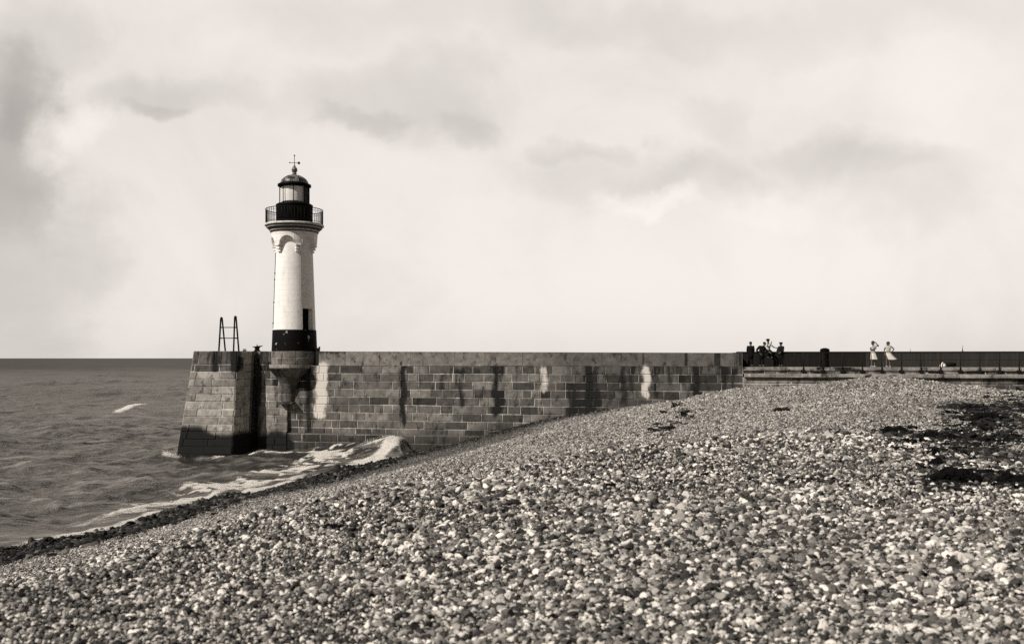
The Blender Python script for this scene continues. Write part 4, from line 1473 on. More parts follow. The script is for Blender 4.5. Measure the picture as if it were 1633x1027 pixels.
def person(loc, rotz, label, J_, skin, clothes, hair='short', group=None, hat=None, scale=1.0):
    """J_: joints in local metres; -y is the direction faced, x the right side in the picture when rotz=0"""
    root = thing('person', label, 'person', loc, rotz, group)
    root.scale = (scale,) * 3
    j = {k: Vector(v) for k, v in J_.items()}
    V, E, ix = [], [], {}

    def v(name, p, r):
        ix[name] = len(V); V.append((tuple(p), r))

    def e(a, b): E.append((ix[a], ix[b]))
    v('pel', j['pel'], .125); v('sp', j['pel'].lerp(j['chest'], .5), .115); v('chest', j['chest'], .135); v('neck', j['neck'], .055)
    v('hb', j['head'] + Vector((0, 0, -.06)), .07); v('head', j['head'] + Vector((0, 0, .02)), .093); v('ht', j['head'] + Vector((0, 0, .10)), .07)
    e('pel', 'sp'); e('sp', 'chest'); e('chest', 'neck'); e('neck', 'hb'); e('hb', 'head'); e('head', 'ht')
    fd = Vector(J_.get('face', (0, -1, 0))).normalized()
    v('nose', j['head'] + fd * .115 + Vector((0, 0, -.01)), .014); e('head', 'nose')
    sdv = Vector((-fd.y, fd.x, 0))
    for q, sg in (('earl', -1), ('earr', 1)):
        v(q, j['head'] + sdv * sg * .092, .018); e('head', q)
    for s in 'LR':
        v('sh' + s, j['sh' + s], .06); v('el' + s, j['el' + s], .042); v('wr' + s, j['wr' + s], .028)
        d = (j['wr' + s] - j['el' + s]).normalized()
        hd = Vector(J_.get('hand' + s, d)).normalized()
        v('pa' + s, j['wr' + s] + hd * .07, (.036, .02))
        e('chest', 'sh' + s); e('sh' + s, 'el' + s); e('el' + s, 'wr' + s); e('wr' + s, 'pa' + s)
        side = hd.cross(Vector((0, 1, 0)))
        if side.length < .1: side = hd.cross(Vector((1, 0, 0)))
        side.normalize()
        for f in range(4):
            q = f'f{f}{s}'; ln = (.075, .085, .08, .062)[f]
            base = j['wr' + s] + hd * .09 + side * (.027 - .018 * f)
            v(q + 'a', base, .0095); v(q + 'b', base + hd * ln * .5 + Vector((0, -.008, 0)), .009); v(q + 'c', base + hd * ln + Vector((0, -.025, -.004)), .008)
            e('pa' + s, q + 'a'); e(q + 'a', q + 'b'); e(q + 'b', q + 'c')
        v('th' + s, j['wr' + s] + hd * .05 + side * .055, .011); e('wr' + s, 'th' + s)
        v('hi' + s, j['hi' + s], .088); v('kn' + s, j['kn' + s], .058); v('an' + s, j['an' + s], .038)
        tdir = Vector(J_.get('toe' + s, (0, -1, 0))).normalized()
        v('to' + s, j['an' + s] + tdir * .17 + Vector((0, 0, -.05)), .03); v('he' + s, j['an' + s] - tdir * .05 + Vector((0, 0, -.045)), .03)
        e('pel', 'hi' + s); e('hi' + s, 'kn' + s); e('kn' + s, 'an' + s); e('an' + s, 'to' + s); e('an' + s, 'he' + s)
    skin_obj('body', V, E, skin, root)

    def garment(name, mat, parts):
        vs, es, iy = [], [], {}
        for (nm, p, r) in parts['v']:
            iy[nm] = len(vs); vs.append((tuple(p), r))
        for a, b in parts['e']: es.append((iy[a], iy[b]))
        skin_obj(name, vs, es, mat, root, 1)
    ch, pel, nk = j['chest'], j['pel'], j['neck']
    for kind, mat in clothes:
        if kind in ('jacket', 'shirt', 'blouse'):
            wide = {'jacket': 1.25, 'shirt': .93, 'blouse': .86}[kind]
            vs = [('p', pel + Vector((0, 0, -.06)), (.185 * wide, .15 * wide)), ('s', pel.lerp(ch, .5), (.17 * wide, .14 * wide)), ('c', ch, (.19 * wide, .15 * wide)), ('n', ch.lerp(nk, .75), .08)]
            es = [('p', 's'), ('s', 'c'), ('c', 'n')]
            if kind == 'jacket':
                vs.append(('q', pel + Vector((0, .01, -.36)), (.22, .17))); es.append(('p', 'q'))
            for s in 'LR':
                lim = 1.0 if kind == 'jacket' else .45
                vs += [('sh' + s, j['sh' + s], .082 * wide), ('el' + s, j['sh' + s].lerp(j['el' + s], 1.0 if lim == 1 else .55), .064 * wide)]
                es += [('c', 'sh' + s), ('sh' + s, 'el' + s)]
                if lim == 1:
                    vs.append(('wr' + s, j['el' + s].lerp(j['wr' + s], .95), .05)); es.append(('el' + s, 'wr' + s))
            garment(kind, mat, {'v': vs, 'e': es})
        elif kind == 'trousers':
            vs = [('p', pel + Vector((0, 0, .02)), (.165, .14))]; es = []
            for s in 'LR':
                vs += [('hi' + s, j['hi' + s], .115), ('kn' + s, j['kn' + s], .088), ('an' + s, j['an' + s] + Vector((0, 0, .03)), .072)]
                es += [('p', 'hi' + s), ('hi' + s, 'kn' + s), ('kn' + s, 'an' + s)]
            garment(kind, mat, {'v': vs, 'e': es})
        elif kind == 'skirt':
            mb = MB(); P = []; nr, na = 9, 28
            hem = Vector(J_.get('hem', (0, 0, .48))); blow = Vector(J_.get('blow', (0, 0, 0)))
            wst = pel + Vector((0, 0, .10))
            for r_ in range(nr):
                f = r_ / (nr - 1)
                c = wst.lerp(Vector((pel.x, pel.y, hem.z)) + Vector((hem.x, hem.y, 0)), f) + blow * f * f
                rx = .14 + (.075 + .10 * blow.length) * f ** .8; ry = .12 + .11 * f ** .8
                for q in range(na):
                    a = 2 * math.pi * q / na
                    fold = 1 + .09 * f * math.sin(5 * a + 1) + .04 * f * math.sin(9 * a)
                    P.append((c.x + rx * fold * math.cos(a) + max(0, math.cos(a)) * blow.x * .5 * f, c.y + ry * fold * math.sin(a), c.z + (max(0, math.cos(a)) * abs(blow.x) * .25 * f)))
            mb.grid(P, na, nr, True, close_u=True)
            mb.build('skirt', mat, root)
        elif kind == 'shoe':
            for s in 'LR':
                tdir = Vector(J_.get('toe' + s, (0, -1, 0))).normalized(); a = j['an' + s]
                skin_obj('shoe', [(tuple(a + Vector((0, 0, -.03))), .05), (tuple(a + tdir * .18 + Vector((0, 0, -.055))), (.045, .035)), (tuple(a - tdir * .06 + Vector((0, 0, -.045))), .042)], [(0, 1), (0, 2)], mat, root, 1)
    hd = j['head'] + Vector((0, 0, .03))
    mb = MB()
    bk = -fd
    if hair == 'short':
        mb.ball(hd + bk * .022 + Vector((0, 0, .03)), (.104, .108, .092))
    elif hair == 'bob':
        mb.ball(hd + bk * .03 + Vector((0, 0, .012)), (.122, .118, .118)); mb.ball(hd + bk * .05 + Vector((0, 0, -.07)), (.11, .075, .09))
    if mb.v: mb.build('hair', MAT['hair'], root)
    if hat == 'cap':
        mb = MB()
        mb.ball(hd + Vector((0, 0, .075)) + bk * .01, (.135, .135, .055)); mb.ball(hd + fd * .11 + Vector((0, 0, .06)), (.085, .085, .016))
        mb.build('cap', MAT['dark_cloth'], root)
    elif hat == 'beret':
        mb = MB(); mb.ball(hd + Vector((.0, 0, .07)) + bk * .02, (.145, .145, .075)); mb.build('beret', MAT['dark_cloth'], root)
    return root


def stand(**kw):
    b = dict(pel=(0, 0, .95), chest=(0, 0, 1.32), neck=(0, 0, 1.49), head=(0, -.02, 1.63), shL=(-.19, 0, 1.42), shR=(.19, 0, 1.42), elL=(-.225, .02, 1.14), elR=(.225, .02, 1.14),
             wrL=(-.21, -.06, .9), wrR=(.21, -.06, .9), hiL=(-.09, 0, .9), hiR=(.09, 0, .9), knL=(-.10, -.01, .50), knR=(.10, -.01, .50), anL=(-.11, .02, .09), anR=(.11, .02, .09))
    b.update(kw)
    return b


GRP = 'people standing on the jetty walkway'
DK = [('jacket', MAT['dark_cloth']), ('trousers', MAT['dark_cloth']), ('shoe', MAT['shoe'])]


def at_walk(px, t):
    s_ = s_at(px); q = J(s_, t, ZD)
    return W(px, 585, q.y).xy.to_3d() + Vector((0, 0, ZD))


person(at_walk(1197, -.7), R(160), 'person in a long dark coat standing upright, leftmost of the dark group', stand(wrL=(-.16, -.14, .98), wrR=(.16, -.14, .98)), MAT['skin'], DK, group=GRP)
person(at_walk(1214.5, -.8), R(0), 'person in dark clothes leaning forward with rounded back and bent elbow',
       stand(pel=(.03, 0, .93), chest=(.02, -.02, 1.27), neck=(.12, -.04, 1.43), head=(.20, -.06, 1.56), face=(1, -.3, 0), shL=(-.15, .03, 1.36), shR=(.17, -.03, 1.34), elL=(-.36, -.02, 1.12), wrL=(-.16, -.12, .93),
             elR=(.30, -.12, 1.10), wrR=(.44, -.2, 1.02)), MAT['skin'], DK, group=GRP, scale=1.03)
sit = at_walk(1225.5, TB + .30)
person((sit.x, sit.y, ZD), R(0), 'person in pale shirt seated high on the parapet with one arm raised',
       dict(pel=(0, .12, 1.15), chest=(0, .08, 1.50), neck=(.0, .06, 1.68), head=(-.02, .03, 1.84), face=(.5, -1, 0), shL=(-.18, .08, 1.60), shR=(.18, .08, 1.60), elL=(-.02, -.24, 1.40), wrL=(.13, -.26, 1.64), handL=(.1, 0, 1),
            elR=(.36, -.02, 1.40), wrR=(.56, -.06, 1.34), hiL=(-.10, .1, 1.12), hiR=(.10, .1, 1.12), knL=(-.13, -.36, 1.06), knR=(.14, -.36, 1.06), anL=(-.12, -.32, .66), anR=(.14, -.34, .66)),
       MAT['shaded_skin'], [('shirt', MAT['pale_cloth']), ('trousers', MAT['dark_cloth']), ('shoe', MAT['shoe'])], group=GRP, hat='beret')
person(at_walk(1245.5, -.8), R(-55), 'person in a flat cap and dark jacket at the right end of the dark group',
       stand(elL=(-.24, -.10, 1.16), wrL=(-.16, -.28, 1.08), elR=(.24, -.08, 1.15), wrR=(.14, -.26, 1.05)), MAT['skin'], [('jacket', MAT['brown_cloth']), ('trousers', MAT['dark_cloth']), ('shoe', MAT['shoe'])], group=GRP, hat='cap', scale=.97)
person(at_walk(1392.5, -.7), R(10), 'person in white dress raising one arm to the head',
       stand(neck=(.0, 0, 1.47), head=(.0, -.01, 1.61), elR=(.38, -.06, 1.42), wrR=(.18, -.12, 1.56), handR=(-.5, 0, .6), elL=(-.22, -.05, 1.16), wrL=(-.05, -.18, 1.22), hem=(.03, 0, .52), blow=(.04, 0, 0)),
       MAT['skin'], [('blouse', MAT['pale_cloth']), ('skirt', MAT['pale_cloth']), ('shoe', MAT['pale_cloth'])], hair='bob', group=GRP, scale=1.02)
person(at_walk(1416.5, -.7), R(-6), 'person in pale wind-blown skirt with one hand on the hip',
       stand(head=(.0, -.01, 1.60), elR=(.40, .03, 1.20), wrR=(.20, -.04, 1.04), handR=(-.8, 0, -.2), elL=(-.26, .02, 1.15), wrL=(-.24, -.06, .93), hem=(0, 0, .50), blow=(.22, 0, .0)),
       MAT['skin'], [('blouse', MAT['grey_cloth']), ('skirt', MAT['pale_cloth']), ('shoe', MAT['pale_cloth'])], hair='bob', group=GRP, scale=1.0)
# bag held by the woman in white
bg0 = at_walk(1390.6, -.95)
mb = MB(); mb.ball((0, 0, 0), (.15, .07, .15)); mb.tube([(-.1, 0, .1), (-.05, 0, .2), (.05, 0, .2), (.1, 0, .1)], .012, 6)
ob = mb.build('handbag', MAT['dark_cloth']); ob.location = bg0 + Vector((0, -.05, 1.22)); tag(ob, 'dark handbag held against the chest of the person in white', 'bag')

# ================================================================== boats out at sea
def sailboat(px, Y, top_py, label, lean=0.0, wide=1.0, two=False):
    p = W(px, HY, Y)
    hgt = H - (top_py - HY) / F * Y
    b = thing('sailing_boat', label, 'sailing boat', (p.x, p.y, 0), 0, 'sailing boats beyond the jetty')
    mb = MB(); P = []
    for k in range(13):
        f = k / 12 * 2 - 1
        w = .95 * (1 - abs(f) ** 2.4) + .03
        for (q, zz) in ((-1, .9), (-.75, .25), (0, -.35), (.75, .25), (1, .9)):
            P.append((f * 3.6, q * w, zz + .25 * f * f))
    mb.grid(P, 5, 13, True); mb.grid([P[i * 5 + j] for i in range(13) for j in (0, 4)], 2, 13)
    mb.build('hull', MAT['hull'], b)
    mb = MB(); mb.tube([(.3, 0, .4), (.3 + lean, 0, hgt)], [.11, .05], 8); mb.build('mast', MAT['hull'], b)
    mb = MB()
    P = []
    for k in range(10):
        f = k / 9; z = 1.6 + (hgt - 2.0) * f
        for i in range(5):
            q = i / 4
            P.append((.32 + lean * f - wide * q * (1 - f * .96), .12 * math.sin(q * 3.1) * (1 - f), z))
    mb.grid(P, 5, 10, True)
    o = mb.build('mainsail', MAT['sail'], b); sol = o.modifiers.new('thick', 'SOLIDIFY'); sol.thickness = .02
    if two:
        mb = MB(); P = []
        for k in range(10):
            f = k / 9; z = 1.4 + (hgt - 3) * f
            for i in range(5):
                q = i / 4
                P.append((.42 + lean * f + wide * .75 * q * (1 - f * .96), .10 * math.sin(q * 3.1) * (1 - f), z))
        mb.grid(P, 5, 10, True)
        o = mb.build('jib', MAT['sail'], b); sol = o.modifiers.new('thick', 'SOLIDIFY'); sol.thickness = .02


sailboat(1534.5, 300, 550.5, 'grey sailing boat with two sails beyond the jetty, the larger of two', -.15, 1.6, True)
sailboat(1452.8, 300, 555.5, 'small sailing boat with one narrow leaning sail beyond the jetty', -.5, .8)

# ================================================================== driftwood and weed on the beach
def lump(name, px, py, Y, size, mat, label, cat, rotz=0.0, seed=0, group=None):
    """a ragged heap of weed: size = (width px, height px) in the photo, measured out at depth Y"""
    p = W(px, py, Y)
    z = float(tgz(np.array([p.x]), np.array([p.y]))[0])
    rr = random.Random(seed)
    mb = MB()
    sx = size[0] * 1.3 * Y / F; sz = min(size[1] * 1.25 * Y / F, sx * .7); sy = sx * .75
    nb = int(9 + 10 * sx)
    for b in range(nb):
        a = rr.uniform(0, 6.28); q = rr.random() ** .6
        c = Vector((math.cos(a) * q * sx * .42, math.sin(a) * q * sy * .42, sz * (.05 + .5 * (1 - q) * rr.random())))
        rad = Vector((sx * rr.uniform(.10, .20), sy * rr.uniform(.10, .22), sz * rr.uniform(.22, .42)))
        P = []; nu, nv = 12, 7
        for jv in range(nv + 1):
            t = math.pi * jv / nv
            for iu in range(nu):
                a2 = 2 * math.pi * iu / nu
                d = Vector((math.sin(t) * math.cos(a2), math.sin(t) * math.sin(a2), -math.cos(t)))
                k = .5 + 1.0 * float(fbm(np.array([d.x * 2.3 + d.z + b * 3.1]), np.array([d.y * 2.3 - d.z * .7 + seed]), 3, seed)[0])
                P.append(c + Vector((d.x * rad.x, d.y * rad.y, d.z * rad.z)) * k)
        mb.grid(P, nu, nv + 1, False, close_u=True)
    for k in range(26):
        a = rr.uniform(0, 6.28); r0 = rr.uniform(.2, .42)
        q = Vector((math.cos(a) * sx * r0, math.sin(a) * sy * r0, sz * .1))
        e_ = q * rr.uniform(1.15, 1.7) + Vector((rr.uniform(-.1, .1), rr.uniform(-.1, .1), 0)) * sx
        w_ = .028 * min(1, sx)
        mb.tube([q, q.lerp(e_, .5) + Vector((0, 0, rr.uniform(.05, .3) * sz)), e_], [w_, w_ * .8, w_ * .3], 5)
    ob = mb.build(name, mat); ob.location = (p.x, p.y, z + sz * .08); ob.rotation_euler = (0, rr.uniform(-.06, .06), rotz)
    tag(ob, label, cat, group)
    return ob


def plank(px, py, Y, L_, r, rotz, label, seed=0, tilt=.0):
    p = W(px, py, Y)
    z = float(tgz(np.array([p.x]), np.array([p.y]))[0])
    rr = random.Random(seed)
    mb = MB()
    pts = [Vector((L_ * (k / 8 - .5), rr.uniform(-.3, .3) * r, rr.uniform(-.2, .2) * r)) for k in range(9)]
    mb.tube(pts, [r * .45] + [r * rr.uniform(.8, 1.15) for _ in range(7)] + [r * .3], 9)
    q = pts[5]
    mb.tube([q, q + Vector((.12 * L_, r * 2.2, r * 1.2))], [r * .5, r * .15], 6)
    ob = mb.build('driftwood', MAT['driftwood']); ob.location = (p.x, p.y, z + r * .9); ob.rotation_euler = (0, tilt, rotz)
    tag(ob, label, 'driftwood', 'pieces of driftwood on the shingle')


def Yg(px, py, lo=3.0):
    """depth at which the sight line through a photo pixel first meets the beach"""
    Ys = np.concatenate([np.arange(lo, 30, .05), np.arange(30, 75, .1)])
    X_ = (px - CX) / F * Ys; zz = H - (py - HY) / F * Ys
    hit = np.nonzero(tgz(X_, Ys) > zz)[0]
    return float(Ys[hit[0]]) if len(hit) else 70.0


for (px, py, L_, r, rz, lab) in [(306, 878, 36, 4, .08, 'dark pointed piece of driftwood low on the left, near the waterline'),
                                 (1247, 657, 26, 3.5, -.5, 'dark stick of driftwood alone on the fine shingle of the mound'),
                                 (872, 862, 50, 1.6, -.5, 'thin dark twig among coarse pebbles in the foreground centre'),
                                 (1275, 770, 60, 2.0, .1, 'long thin dark twig on coarse pebbles right of centre'),
                                 (1462, 917, 80, 3.5, .12, 'dark curved stick half buried at the lower right'),
                                 (1090, 833, 24, 4, -.2, 'short black stub of wood among the foreground pebbles'),
                                 (1520, 682, 60, 2.4, .12, 'long slim black branch beside the seaweed clumps at right')]:
    yy = Yg(px, py)
    plank(px, py, yy, L_ * yy / F, r * yy / F, rz, lab, int(px))
WP = [(1430, 697, 30, 9, 60), (1480, 703, 45, 9, 120), (1530, 704, 40, 7, 70), (1495, 735, 26, 16, 60), (1540, 730, 18, 20, 50), (1574, 670, 30, 12, 90), (1545, 655, 30, 6, 40), (1560, 685, 60, 12, 60),
      (1525, 768, 50, 14, 190), (1580, 760, 50, 8, 130), (1625, 770, 40, 10, 120), (1600, 700, 50, 6, 60), (1600, 735, 45, 22, 60), (1460, 720, 60, 22, 40), (1560, 715, 60, 25, 60), (1620, 650, 40, 20, 50),
      (1085, 665, 16, 12, 12), (1055, 685, 18, 8, 9), (1275, 770, 40, 6, 16), (1090, 760, 80, 14, 10), (1462, 915, 40, 5, 14), (590, 845, 60, 12, 10)]
wp_ = []
for (px, py, wx, wy, k_) in WP:
    for _ in range(int(k_ * 2.1)):
        ax, ay = px + rng.normal(0, wx * .6), max(py + rng.normal(0, wy * .6), 625)
        yy = Yg(ax, ay); xx = (ax - CX) / F * yy
        wp_.append((xx, yy, float(tgz(xx, yy)), yy))
wp_ = np.array(wp_); n = len(wp_)
s = rng.uniform(5, 13, n) / F * wp_[:, 3]
si = np.stack([s * rng.uniform(1, 2.2, n), s * rng.uniform(.5, 1, n), s * rng.uniform(.25, .55, n)], -1)
scatter('seaweed_litter', wp_[:, :3] + np.array([0, 0, .02]), np.stack([rng.normal(0, .25, n), rng.normal(0, .25, n), rng.uniform(0, 6.28, n)], -1), si, rng.uniform(.003, .016, n), wm,
        'dark scraps of dried seaweed strewn over the upper shingle', 'seaweed', subdiv=2, rough=.75)
GW = 'seaweed clumps on the upper shingle'
for i, (px, py, sx, sz, lab) in enumerate([
        (1426, 691, 28, 14, 'boxy black seaweed clump, leftmost on the upper shingle'),
        (1415, 698, 16, 7, 'small flat black seaweed clump just below the boxy one'),
        (1440, 698, 13, 9, 'small round black seaweed clump right below the boxy one'),
        (1447, 708, 20, 13, 'black seaweed clump lying lower than its two small neighbours'),
        (1467, 703, 24, 9, 'flat black seaweed clump joined to a ragged line at right'),
        (1487, 700, 24, 15, 'ragged black seaweed clump in the middle of the wrack at right'),
        (1516, 702, 20, 12, 'black seaweed clump under the long slim branch'),
        (1491, 728, 22, 15, 'black seaweed clump among pebbles, second row from the top'),
        (1494, 743, 24, 14, 'small black seaweed clump with a pale stone on it'),
        (1538, 728, 14, 26, 'upright dark seaweed clump standing in the second row'),
        (1574, 671, 32, 18, 'large soft black seaweed heap near the far edge of the shingle'),
        (1552, 673, 14, 9, 'small dark heap left of the large soft black heap'),
        (1545, 652, 18, 8, 'dark smear of seaweed farthest up the shingle'),
        (1525, 768, 62, 24, 'broad black seaweed mass at the right, nearest to the coarse pebbles'),
        (1575, 758, 48, 12, 'long black seaweed mass stretching between two thicker ends'),
        (1618, 770, 42, 18, 'black seaweed mass cut by the right edge of the picture'),
        (1612, 698, 30, 8, 'flat dark seaweed patch by the right edge'),
        (1576, 704, 50, 7, 'long thin dark seaweed patch left of the edge patch'),
        (973, 777, 16, 9, 'small black clump on the crest of coarse pebbles near the centre'),
        (735, 781, 20, 8, 'small dark clump at the pebble crest left of centre'),
        (532, 843, 26, 9, 'small dark curl of weed on the left of the coarse pebbles'),
        (1046, 690, 22, 3, 'small dark weed patch on the fine shingle below the wall')]):
    lump('seaweed_clump', px, py, Yg(px, py), (sx, sz), MAT['weed'], lab, 'seaweed', 0.2 * math.sin(i * 2.1), i + 2, GW)

# ================================================================== sea
th = np.linspace(R(-66), R(66), 760)
rr1 = np.geomspace(22, 120, 520); rr2 = np.concatenate([np.geomspace(120.6, 1500, 460), np.geomspace(1512, 30000, 70)])
rad = np.concatenate([rr1, rr2])
TH, RD = np.meshgrid(th, rad)
SX = RD * np.sin(TH); SY = RD * np.cos(TH)
rw = np.random.default_rng(12)
SZ = np.zeros_like(SX)
wind = R(200)
for k in range(64):
    lam = float(np.exp(rw.uniform(math.log(.9), math.log(17))))
    a = wind + rw.normal(0, .62 if lam < 6 else .38)
    amp = .017 * lam ** .80
    ph = rw.uniform(0, 6.28)
    kx, ky = math.sin(a) * 2 * math.pi / lam, math.cos(a) * 2 * math.pi / lam
    wx = SX + 1.2 * (fbm(SX * .05, SY * .05, 2, k) - .5) * 6
    c = np.sin(kx * wx + ky * SY + ph)
    c = 1 - 2 * np.abs(c) ** .8 if k % 3 == 0 else c              # some sharper crests
    SZ += amp * c * sstep(RD * .004 * 2.2, RD * .004 * 5 + .001, np.full_like(RD, lam)) * .62
for k in range(16):
    lam = float(np.exp(rw.uniform(math.log(18), math.log(85)))); a = wind + rw.normal(0, .35); ph = rw.uniform(0, 6.28)
    c = np.sin((math.sin(a) * SX + math.cos(a) * SY) * 2 * math.pi / lam + ph + 2.5 * fbm(SX / lam * .4, SY / lam * .4, 2, k))
    SZ += .0034 * lam * c * sstep(RD * .012, RD * .03, np.full_like(RD, lam)) * sstep(90, 220, RD)
SZ *= .55 + .9 * fbm(SX * .03, SY * .05, 3, 8)
pw = perp(SX, SY)
tw = (SX - A0.x) * Nn.x + (SY - A0.y) * Nn.y                        # distance in front of the wall
sw = (SX - A0.x) * D0.x + (SY - A0.y) * D0.y
near_shore = sstep(-.5, -9, pw)
SZ *= .25 + .75 * near_shore
# swell running in along the wall, rising to a breaker at its end
swb = sw - .55
along = np.interp(swb + .35 * np.sin(tw * 1.1), [-16, -6, -2, 1.5, 3.2, 4.8, 6.0, 6.9, 7.4, 7.9], [0, .25, .75, .80, .92, 1.15, 1.38, 1.25, .45, 0.0])
swell = along * np.where(tw > 0, np.exp(-(np.maximum(tw - 1.6, 0) / 2.6) ** 2), 1.0)
SZ += swell + np.exp(-((swb - 6) / 1.8) ** 2 - ((tw - 1.6) / 1.6) ** 2) * .45 * (fbm(SX * 2.6, SY * 2.2, 4, 23) - .5) + swell * .07 * (fbm(SX * .9, SY * .9, 4, 21) - .5)
# one whitecap far out to the left and two low swells
wc0 = W(189, 656, 129); wcd = Vector((-5.5, 26)).normalized()
q1 = (SX - wc0.x) * wcd.x + (SY - 133) * wcd.y; q2 = (SX - wc0.x) * -wcd.y + (SY - 133) * wcd.x
SZ = SZ * (1 - .8 * np.exp(-(q1 / 16) ** 2 - (q2 / 6) ** 2)) + .55 * np.exp(-(q1 / 13) ** 2 - (q2 / 1.9) ** 2)
# foam
fn = fbm(SX * .8, SY * .8, 5, 40); fs_ = fbm(SX * .35 + SY * .1, SY * .9 - SX * .25, 5, 44)
foam = np.zeros_like(SX)
foam = np.maximum(foam, 1.2 * np.exp(-(q1 / 12) ** 4 - ((q2 + .1) / .8) ** 2) * (.75 + .5 * fn))
tt_ = (SX - S0[0]) * T2[0] + (SY - S0[1]) * T2[1]
edge = 1.4 * np.exp(-((pw + .55 + .9 * (fs_ - .5)) / .62) ** 2) * np.interp(tt_, [-12, 0, 6, 14, 38], [.25, .45, .8, .95, 1.0]) * (.5 + .9 * fn)
foam = np.maximum(foam, edge)
# lace of streaks in the wash
lace = 1 - np.abs(2 * fbm(SX * .9 + 1.2 * (fn - .5), SY * 1.1, 4, 60) - 1) * 4.2
band = np.exp(-((pw + 3.3 + .10 * (tt_ - 18)) / 2.0) ** 2) * np.interp(tt_, [4, 11, 18, 30, 36], [0, .55, .9, .95, .8])
foam = np.maximum(foam, np.clip(lace + .30, 0, 1) * band * 1.7)
line2 = np.exp(-((pw + 2.4 + .8 * (fs_ - .5) - .05 * (tt_ - 14)) / .5) ** 2) * np.interp(tt_, [2, 9, 16, 24, 30], [0, .7, .9, .7, 0]) * (.35 + 1.1 * fn)
foam = np.maximum(foam, 1.3 * line2)
# breaker front
front_ = np.exp(-((swb - 6.2 + .25 * (tw - 5)) / 2.3) ** 2 - ((tw - 5.6) / 1.5) ** 2)
foam = np.maximum(foam, sstep(.12, .7, front_ * (.35 + 1.3 * fn)) * 1.25 * sstep(1.05, .6, swell + .5 * (fn - .5)))
crestf = np.exp(-((swb - 5.2) / 2.0) ** 4 - ((tw - 1.75 + .10 * (swb - 5)) / .30) ** 2) * (.4 + 1.2 * fn)
foam = np.maximum(foam, crestf * .85)
rill = 1 - np.abs(2 * fbm((sw * .55 + tw * .8) * 1.6, (sw * .8 - tw * .55) * .45, 4, 71) - 1) * 5.5
foam = np.maximum(foam, np.clip(rill + .2, 0, 1) * np.exp(-((swb - 4.6) / 2.6) ** 2 - ((tw - 3.0) / 1.6) ** 2) * .62)
churn = np.exp(-((swb - 6.0) / 1.9) ** 2 - ((tw - 4.4) / 2.0) ** 2)
SZ += churn * .35 * (fbm(SX * 1.9, SY * 1.9, 4, 83) - .42)
lip = 1.25 * np.exp(-((swb - 7.2) / .42) ** 2) * np.exp(-((tw - 2.2) / 2.2) ** 2) * (.1 + 1.5 * fs_)
foam = np.maximum(foam, lip * sstep(5.5, 3.0, tw))
# foam thread along the swell
th_t = np.interp(sw, [-9, -6, -2, 3], [4.2, 3.7, 2.5, 1.9]) + .35 * (fs_ - .5)
foam = np.maximum(foam, np.exp(-((tw - th_t) / .26) ** 2) * 1.5 * np.interp(sw, [-8, -6, -3, 2.5, 3.5], [0, .6, 1.0, 1.0, 0]) * (.55 + .7 * fn))
# slop round the pier foot
q = np.hypot((sw + 10.2) / .8, (tw - 3.3) / .6)
foam = np.maximum(foam, np.exp(-q * q) * (.4 + 1.1 * fn) * 1.1)
foam = np.maximum(foam, np.exp(-((tw - 1.5) / .22) ** 2) * np.interp(sw, [-5.6, -5, -3.5, -2.8], [0, .9, .8, 0]) * (.5 + .8 * fn))
foam = np.maximum(foam, np.exp(-((tw - 3.25) / .16) ** 2) * np.interp(sw, [-10, -9.6, -5.6, -5.3], [0, .6, .5, 0]) * (.2 + .9 * fn))
SZ += foam * .06

# torn spray over the breaker, the whitecap and the wash
def spray_pts():
    out = []
    J2 = lambda s_, t_: (A0.x + D0.x * s_ + Nn.x * t_, A0.y + D0.y * s_ + Nn.y * t_)
    for _ in range(260):                                    # foot of the breaker
        s_ = rw.normal(6.9, .9)
        out.append((*J2(s_, 5.6 + rw.normal(0, .5)), abs(rw.normal(0, .08)), rw.uniform(.010, .03)))
    for _ in range(260):                                    # lip
        s_ = rw.uniform(4.1, 7.8); t_ = 1.5 + rw.normal(0, .3)
        out.append((*J2(s_, t_), abs(rw.normal(0, .07)), rw.uniform(.01, .035)))
    for _ in range(350):                                    # foot of the pier
        s_ = rw.normal(-10.1, .35); t_ = rw.normal(3.2, .3)
        out.append((*J2(s_, t_), abs(rw.normal(0, .08)), rw.uniform(.01, .035)))
    return np.array(out)


spp = spray_pts()
ri_ = np.clip(np.searchsorted(rad, np.hypot(spp[:, 0], spp[:, 1])), 0, len(rad) - 1); ti_ = np.clip(np.searchsorted(th, np.arctan2(spp[:, 0], spp[:, 1])), 0, len(th) - 1)
spz = SZ[ri_, ti_] + spp[:, 2]
n = len(spp); q_ = spp[:, 3]
sm2, g, p = new_mat('white spray', .9, .1)
g.put(p.inputs['Base Color'], g.tint(g.attr('tone', 'INSTANCER'), (1, .96, .91)))
scatter('sea_spray', np.stack([spp[:, 0], spp[:, 1], spz], -1), rng.uniform(0, 6.28, (n, 3)), np.stack([q_ * rng.uniform(1, 2.4, n), q_, q_ * .8], -1), rng.uniform(.6, .85, n), sm2,
        'white spray and froth torn from the small breaker by the wall', 'spray', subdiv=1, rough=.7)

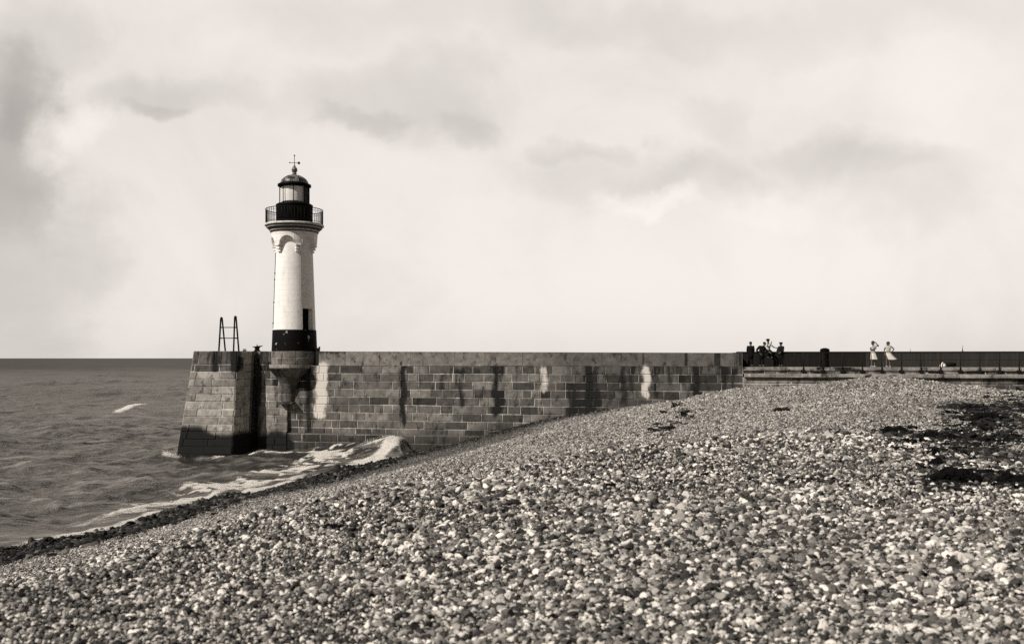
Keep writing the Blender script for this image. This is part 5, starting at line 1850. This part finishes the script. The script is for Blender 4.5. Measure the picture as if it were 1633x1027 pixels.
m, g, p = new_mat('grey sea water', .22, .5)
oc = g.coord()
fo = g.attr('foam')
fno = g.noise(3.6, 7, .72, g.mapping(oc, (.7, 1.3, 1)), .8); fnf = g.noise(14, 5, .75, oc)
fm = g.ramp(g.math('ADD', fo, g.math('MULTIPLY', g.math('SUBTRACT', g.mix(.35, fno, fnf), .5), 2.0)), .30, .78)
fm = g.math('MULTIPLY', fm, g.ramp(fo, .05, .25))
patch = g.noise(.05, 5, .6, g.mapping(oc, (.5, 1.6, 1)))
base = g.mix(g.ramp(patch, .35, .7), .013, .028)
silt = g.noise(.55, 7, .68, g.mapping(oc, (.32, 1.5, 1), rot=(0, 0, R(-13))), .6)
far = g.new('ShaderNodeVectorMath', operation='LENGTH'); g.l.new(oc, far.inputs[0])
base = g.mix(g.math('MULTIPLY', g.ramp(silt, .47, .68), g.ramp(far.outputs['Value'], 240, 60)), base, .17)
g.put(p.inputs['Base Color'], g.tint(g.mix(fm, base, .80), (1, .94, .85)))
g.put(p.inputs['Roughness'], g.mix(fm, .26, .9))
w1 = g.noise(1.3, 6, .62, g.mapping(oc, (.36, 1.5, 1), rot=(0, 0, R(-16))))
w2 = g.noise(.36, 5, .6, g.mapping(oc, (.34, 1.3, 1), rot=(0, 0, R(-10))))
hgt = g.math('ADD', g.math('MULTIPLY', w1, .48), g.math('MULTIPLY', w2, 1.0))
hgt = g.math('MULTIPLY', hgt, g.ramp(far.outputs['Value'], 900, 50, .22, 1.0))
nrm = g.bump(g.math('ADD', hgt, g.math('MULTIPLY', fm, g.math('MULTIPLY', fnf, .3))), 1.0, .55)
p.inputs['Specular IOR Level'].default_value = 0
g.put(p.inputs['Normal'], nrm)
# wave facets that turn away hide the grazing reflection, so the rough sea mirrors only part of the sky
fr = g.new('ShaderNodeFresnel'); fr.inputs['IOR'].default_value = 1.33; g.l.new(nrm, fr.inputs['Normal'])
rf = g.math('MULTIPLY', g.math('MINIMUM', fr.outputs[0], g.ramp(far.outputs['Value'], 800, 35, .14, .39)), g.math('SUBTRACT', 1.0, fm))
gls = g.new('ShaderNodeBsdfGlossy'); gls.inputs['Roughness'].default_value = .3; gls.inputs['Color'].default_value = (.95, .9, .84, 1); g.l.new(nrm, gls.inputs['Normal'])
ms = g.new('ShaderNodeMixShader'); g.put(ms.inputs[0], rf); g.l.new(p.outputs[0], ms.inputs[1]); g.l.new(gls.outputs[0], ms.inputs[2])
g.l.new(ms.outputs[0], g.n['Material Output'].inputs[0])
sea = grid_mesh('sea', SX, SY, SZ, m, {'foam': foam})
tag(sea, 'choppy dark grey sea stretching to the horizon', 'sea', kind='structure')
